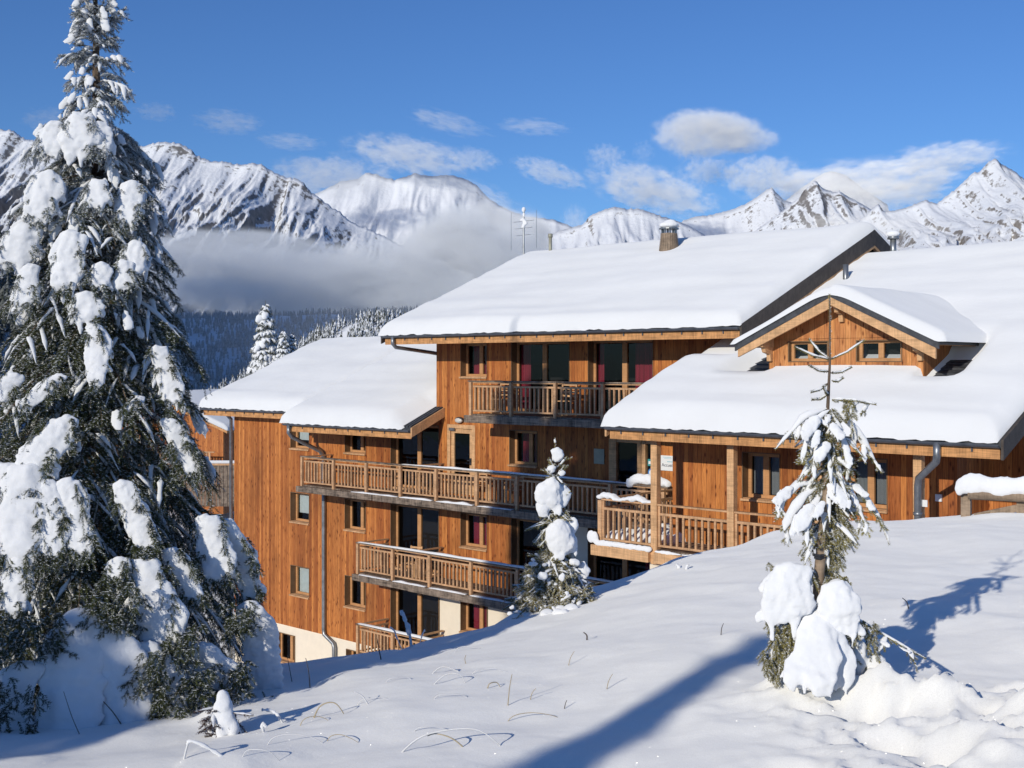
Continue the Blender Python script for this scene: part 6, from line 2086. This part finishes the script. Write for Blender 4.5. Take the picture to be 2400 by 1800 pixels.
for k in range(420):
    y = rf.uniform(900, 1100)
    x = rf.uniform(-0.56, -0.385) * y
    zc = -(np.interp(CX + F_PX * x / y, [-400, 0, 30, 90, 140], [480, 560, 590, 680, 760]) - CY) / F_PX * 1000
    pts.append((x, y, zc - 18 - rf.uniform(0, 70)))
forest("forest", "dark conifer spur at the left edge behind the big spruce", pts, 14, 24, M['needle_valley'], 7, 0.3)


# ---- an unseen ridge off to the left, added to keep the valley in shade
V = []
pA = lambda p, q: (p * 0.857 + q * 0.515, -p * 0.515 + q * 0.857)
us = np.linspace(0, 1, 40)
vs_ = np.linspace(-1, 1, 24)
for u in us:
    for v in vs_:
        p = -3300 + u * 2000
        x, y = pA(p, 250 - 0.12 * (p + 1300) + v * 700)
        h = 1535 * (1 - abs(v)) ** 1.1 * (0.93 + 0.12 * mn.noise((u * 5, 1, 2))) * min(1, (1 - u) * 9 + 0.0) * min(1, u * 6 + 0.3)
        V.append((x, y, -260 + h + 40 * mn.noise((u * 9, v * 4, 2))))
idx = np.arange(len(V)).reshape(len(us), len(vs_))
F = np.stack([idx[:-1, :-1], idx[:-1, 1:], idx[1:, 1:], idx[1:, :-1]], -1).reshape(-1, 4)
tag(np_obj("hill", V, F, MR, None, True), kind='structure')


# ---- clouds
def cloud_mat(name, dens, nscale=2.2, edge=0.55, col=(1, 1, 1), aniso=0.0, stretch=(1, 1, 1)):
    m = bpy.data.materials.new(name)
    m.use_nodes = True
    t = m.node_tree
    t.nodes.clear()
    out = t.nodes.new('ShaderNodeOutputMaterial')
    pv = t.nodes.new('ShaderNodeVolumePrincipled')
    pv.inputs['Color'].default_value = (*col, 1)
    pv.inputs['Anisotropy'].default_value = -0.5
    tc = t.nodes.new('ShaderNodeTexCoord')
    oi = t.nodes.new('ShaderNodeObjectInfo')
    ln = t.nodes.new('ShaderNodeVectorMath')
    ln.operation = 'LENGTH'
    t.links.new(tc.outputs['Object'], ln.inputs[0])
    ad = t.nodes.new('ShaderNodeVectorMath')
    ad.operation = 'MULTIPLY_ADD'
    t.links.new(tc.outputs['Object'], ad.inputs[0])
    ad.inputs[1].default_value = stretch
    cx = t.nodes.new('ShaderNodeCombineXYZ')
    t.links.new(math_n(t, 'MULTIPLY', oi.outputs['Random'], 40.0), cx.inputs[0])
    t.links.new(cx.outputs[0], ad.inputs[2])
    n = noise_n(t, ad.outputs[0], nscale, 6, 0.62, 0.2)
    body = math_n(t, 'SUBTRACT', 1.0, ln.outputs['Value'])
    v = math_n(t, 'ADD', math_n(t, 'MULTIPLY', body, 1.15), math_n(t, 'MULTIPLY', math_n(t, 'SUBTRACT', n, edge), 5.4))
    v = math_n(t, 'MULTIPLY', math_n(t, 'MULTIPLY', v, 2.4), math_n(t, 'MINIMUM', math_n(t, 'MULTIPLY', body, 2.2), 1.0))
    v = math_n(t, 'MINIMUM', math_n(t, 'MAXIMUM', v, 0.0), 1.0)
    v = math_n(t, 'MULTIPLY', v, v)
    t.links.new(math_n(t, 'MULTIPLY', v, dens), pv.inputs['Density'])
    t.links.new(pv.outputs[0], out.inputs['Volume'])
    return m


ICO = bpy.data.meshes.new("cloud_body")
_b = MB().ball((0, 0, 0), 1.0, 24, 16)
ICO.from_pydata(_b.v, [], _b.f)


def cloud(label, px, py, rx, ry, Y, mat, depth=0.7, tilt=0.0, group="clouds in the blue sky"):
    me = ICO.copy()
    o = link("cloud", me, mat)
    o.location = at(px, py, Y)
    o.scale = (rx / F_PX * Y, depth * rx / F_PX * Y, ry / F_PX * Y)
    o.rotation_euler = (0, R(tilt), 0)
    tag(o, label, "cloud", group, 'stuff')
    return o


CW = cloud_mat("white_cloud", 0.0026, 2.5, 0.43, stretch=(1.7, 1, 1.0))
CWI = cloud_mat("wispy_cloud", 0.0021, 2.6, 0.52, stretch=(2.0, 1.0, 1.2))
CTH = cloud_mat("thin_cloud", 0.0013, 2.4, 0.54, stretch=(1.5, 1, 1.6))
CB = cloud_mat("valley_cloud", 0.0050, 2.2, 0.42, (0.93, 0.96, 1.0))
cloud("large white lens-shaped cloud above the chimney", 1655, 312, 150, 62, 9000, CW)
cloud("low dome on top of the large lens cloud", 1625, 288, 80, 40, 9010, CW)
cloud("second dome on top of the large lens cloud", 1700, 292, 70, 34, 9020, CW)
cloud("right-hand wing of the large lens cloud", 1740, 326, 100, 40, 9030, CW)
cloud("white tufts above the gap between dome mountain and triangular peak", 1660, 400, 90, 44, 9800, CWI)
cloud("ragged bank of cloud trailing between the two right-hand peaks", 2080, 455, 200, 50, 9400, CWI)
cloud("low ragged cloud left of the middle peaks", 1130, 455, 110, 36, 9300, CTH, tilt=20)
cloud("scrap of cloud right of the long white wisp", 1110, 372, 80, 34, 9200, CWI, tilt=8)
cloud("upright plume of mist left of the dome mountain", 1345, 520, 40, 52, 8900, CWI)
cloud("ragged grey foot hanging under the large lens cloud", 1620, 345, 70, 42, 9050, CWI)
cloud("small white puff left of the large lens cloud", 1420, 364, 62, 34, 9000, CWI)
cloud("tiny upright wisp between the small puff and the lens cloud", 1508, 356, 36, 36, 9000, CTH)
cloud("long white wisp sloping right above the middle peaks", 960, 365, 190, 52, 9200, CWI, tilt=10)
cloud("slanting wisp right of the long one", 1290, 405, 120, 36, 9200, CWI, tilt=16)
cloud("faint streak below the sky centre", 1250, 297, 110, 24, 9000, CTH, tilt=4)
cloud("faint streak high above the middle peaks", 1050, 288, 130, 30, 9000, CTH, tilt=14)
cloud("broken cloud trailing down to the central dome mountain", 1530, 445, 200, 66, 10500, CWI, tilt=14)
cloud("pale streak right of the big spruce's upper boughs", 535, 285, 105, 38, 9000, CTH, tilt=5)
cloud("faint small wisp beside the spruce", 365, 262, 66, 30, 9000, CTH)
cloud("faint grey streak left of the middle", 680, 332, 100, 26, 9000, CTH, tilt=3)
cloud("soft cloud behind the rocky left ridge", 770, 415, 190, 62, 8300, CWI)
cloud("cloud touching the top of the left massif behind the spruce", 120, 285, 90, 44, 8000, CTH)
cloud("flat cloud over the triangular peak", 2010, 430, 300, 62, 9900, CWI, tilt=-3)
cloud("long smooth cloud leaning on the right-hand peak", 2205, 372, 190, 46, 9000, CWI, tilt=-6)
cloud("white puffs left of the triangular peak", 1790, 415, 130, 66, 12400, CWI)
cloud("small mist above the gap left of the dome mountain", 1350, 515, 46, 44, 8900, CTH)
cloud("veil of mist on the right mountain's slope", 2020, 530, 260, 46, 6000, CTH)
G3 = "grey cloud bank filling the valley"
cloud("broad grey fog bank lying in the valley below the left ridge", 600, 650, 460, 120, 4300, CB, 0.7, 5, G3)
cloud("tall grey shoulder of the valley fog beside the high roof", 1100, 620, 230, 165, 4300, CB, 0.8, 0, G3)
CM = cloud_mat("valley_mist", 0.00045, 1.2, 0.3, (0.9, 0.95, 1.0))
cloud("thin blue mist hanging over the shaded forest slope", 640, 790, 720, 240, 2300, CM, 0.75, 0, G3)
CP = cloud_mat("bright_fog", 0.010, 2.0, 0.42, (0.98, 0.99, 1.0))
cloud("pale top of the valley fog right of the rocky ridge", 1140, 565, 180, 110, 4700, CP, 0.8, 0, G3)
cloud("rounded billow of pale fog left of the high roof", 1030, 590, 120, 80, 4650, CP, 0.8, 0, G3)
cloud("fog billow between the broad bank and the tall shoulder", 930, 650, 240, 110, 4200, CB, 0.8, 0, G3)
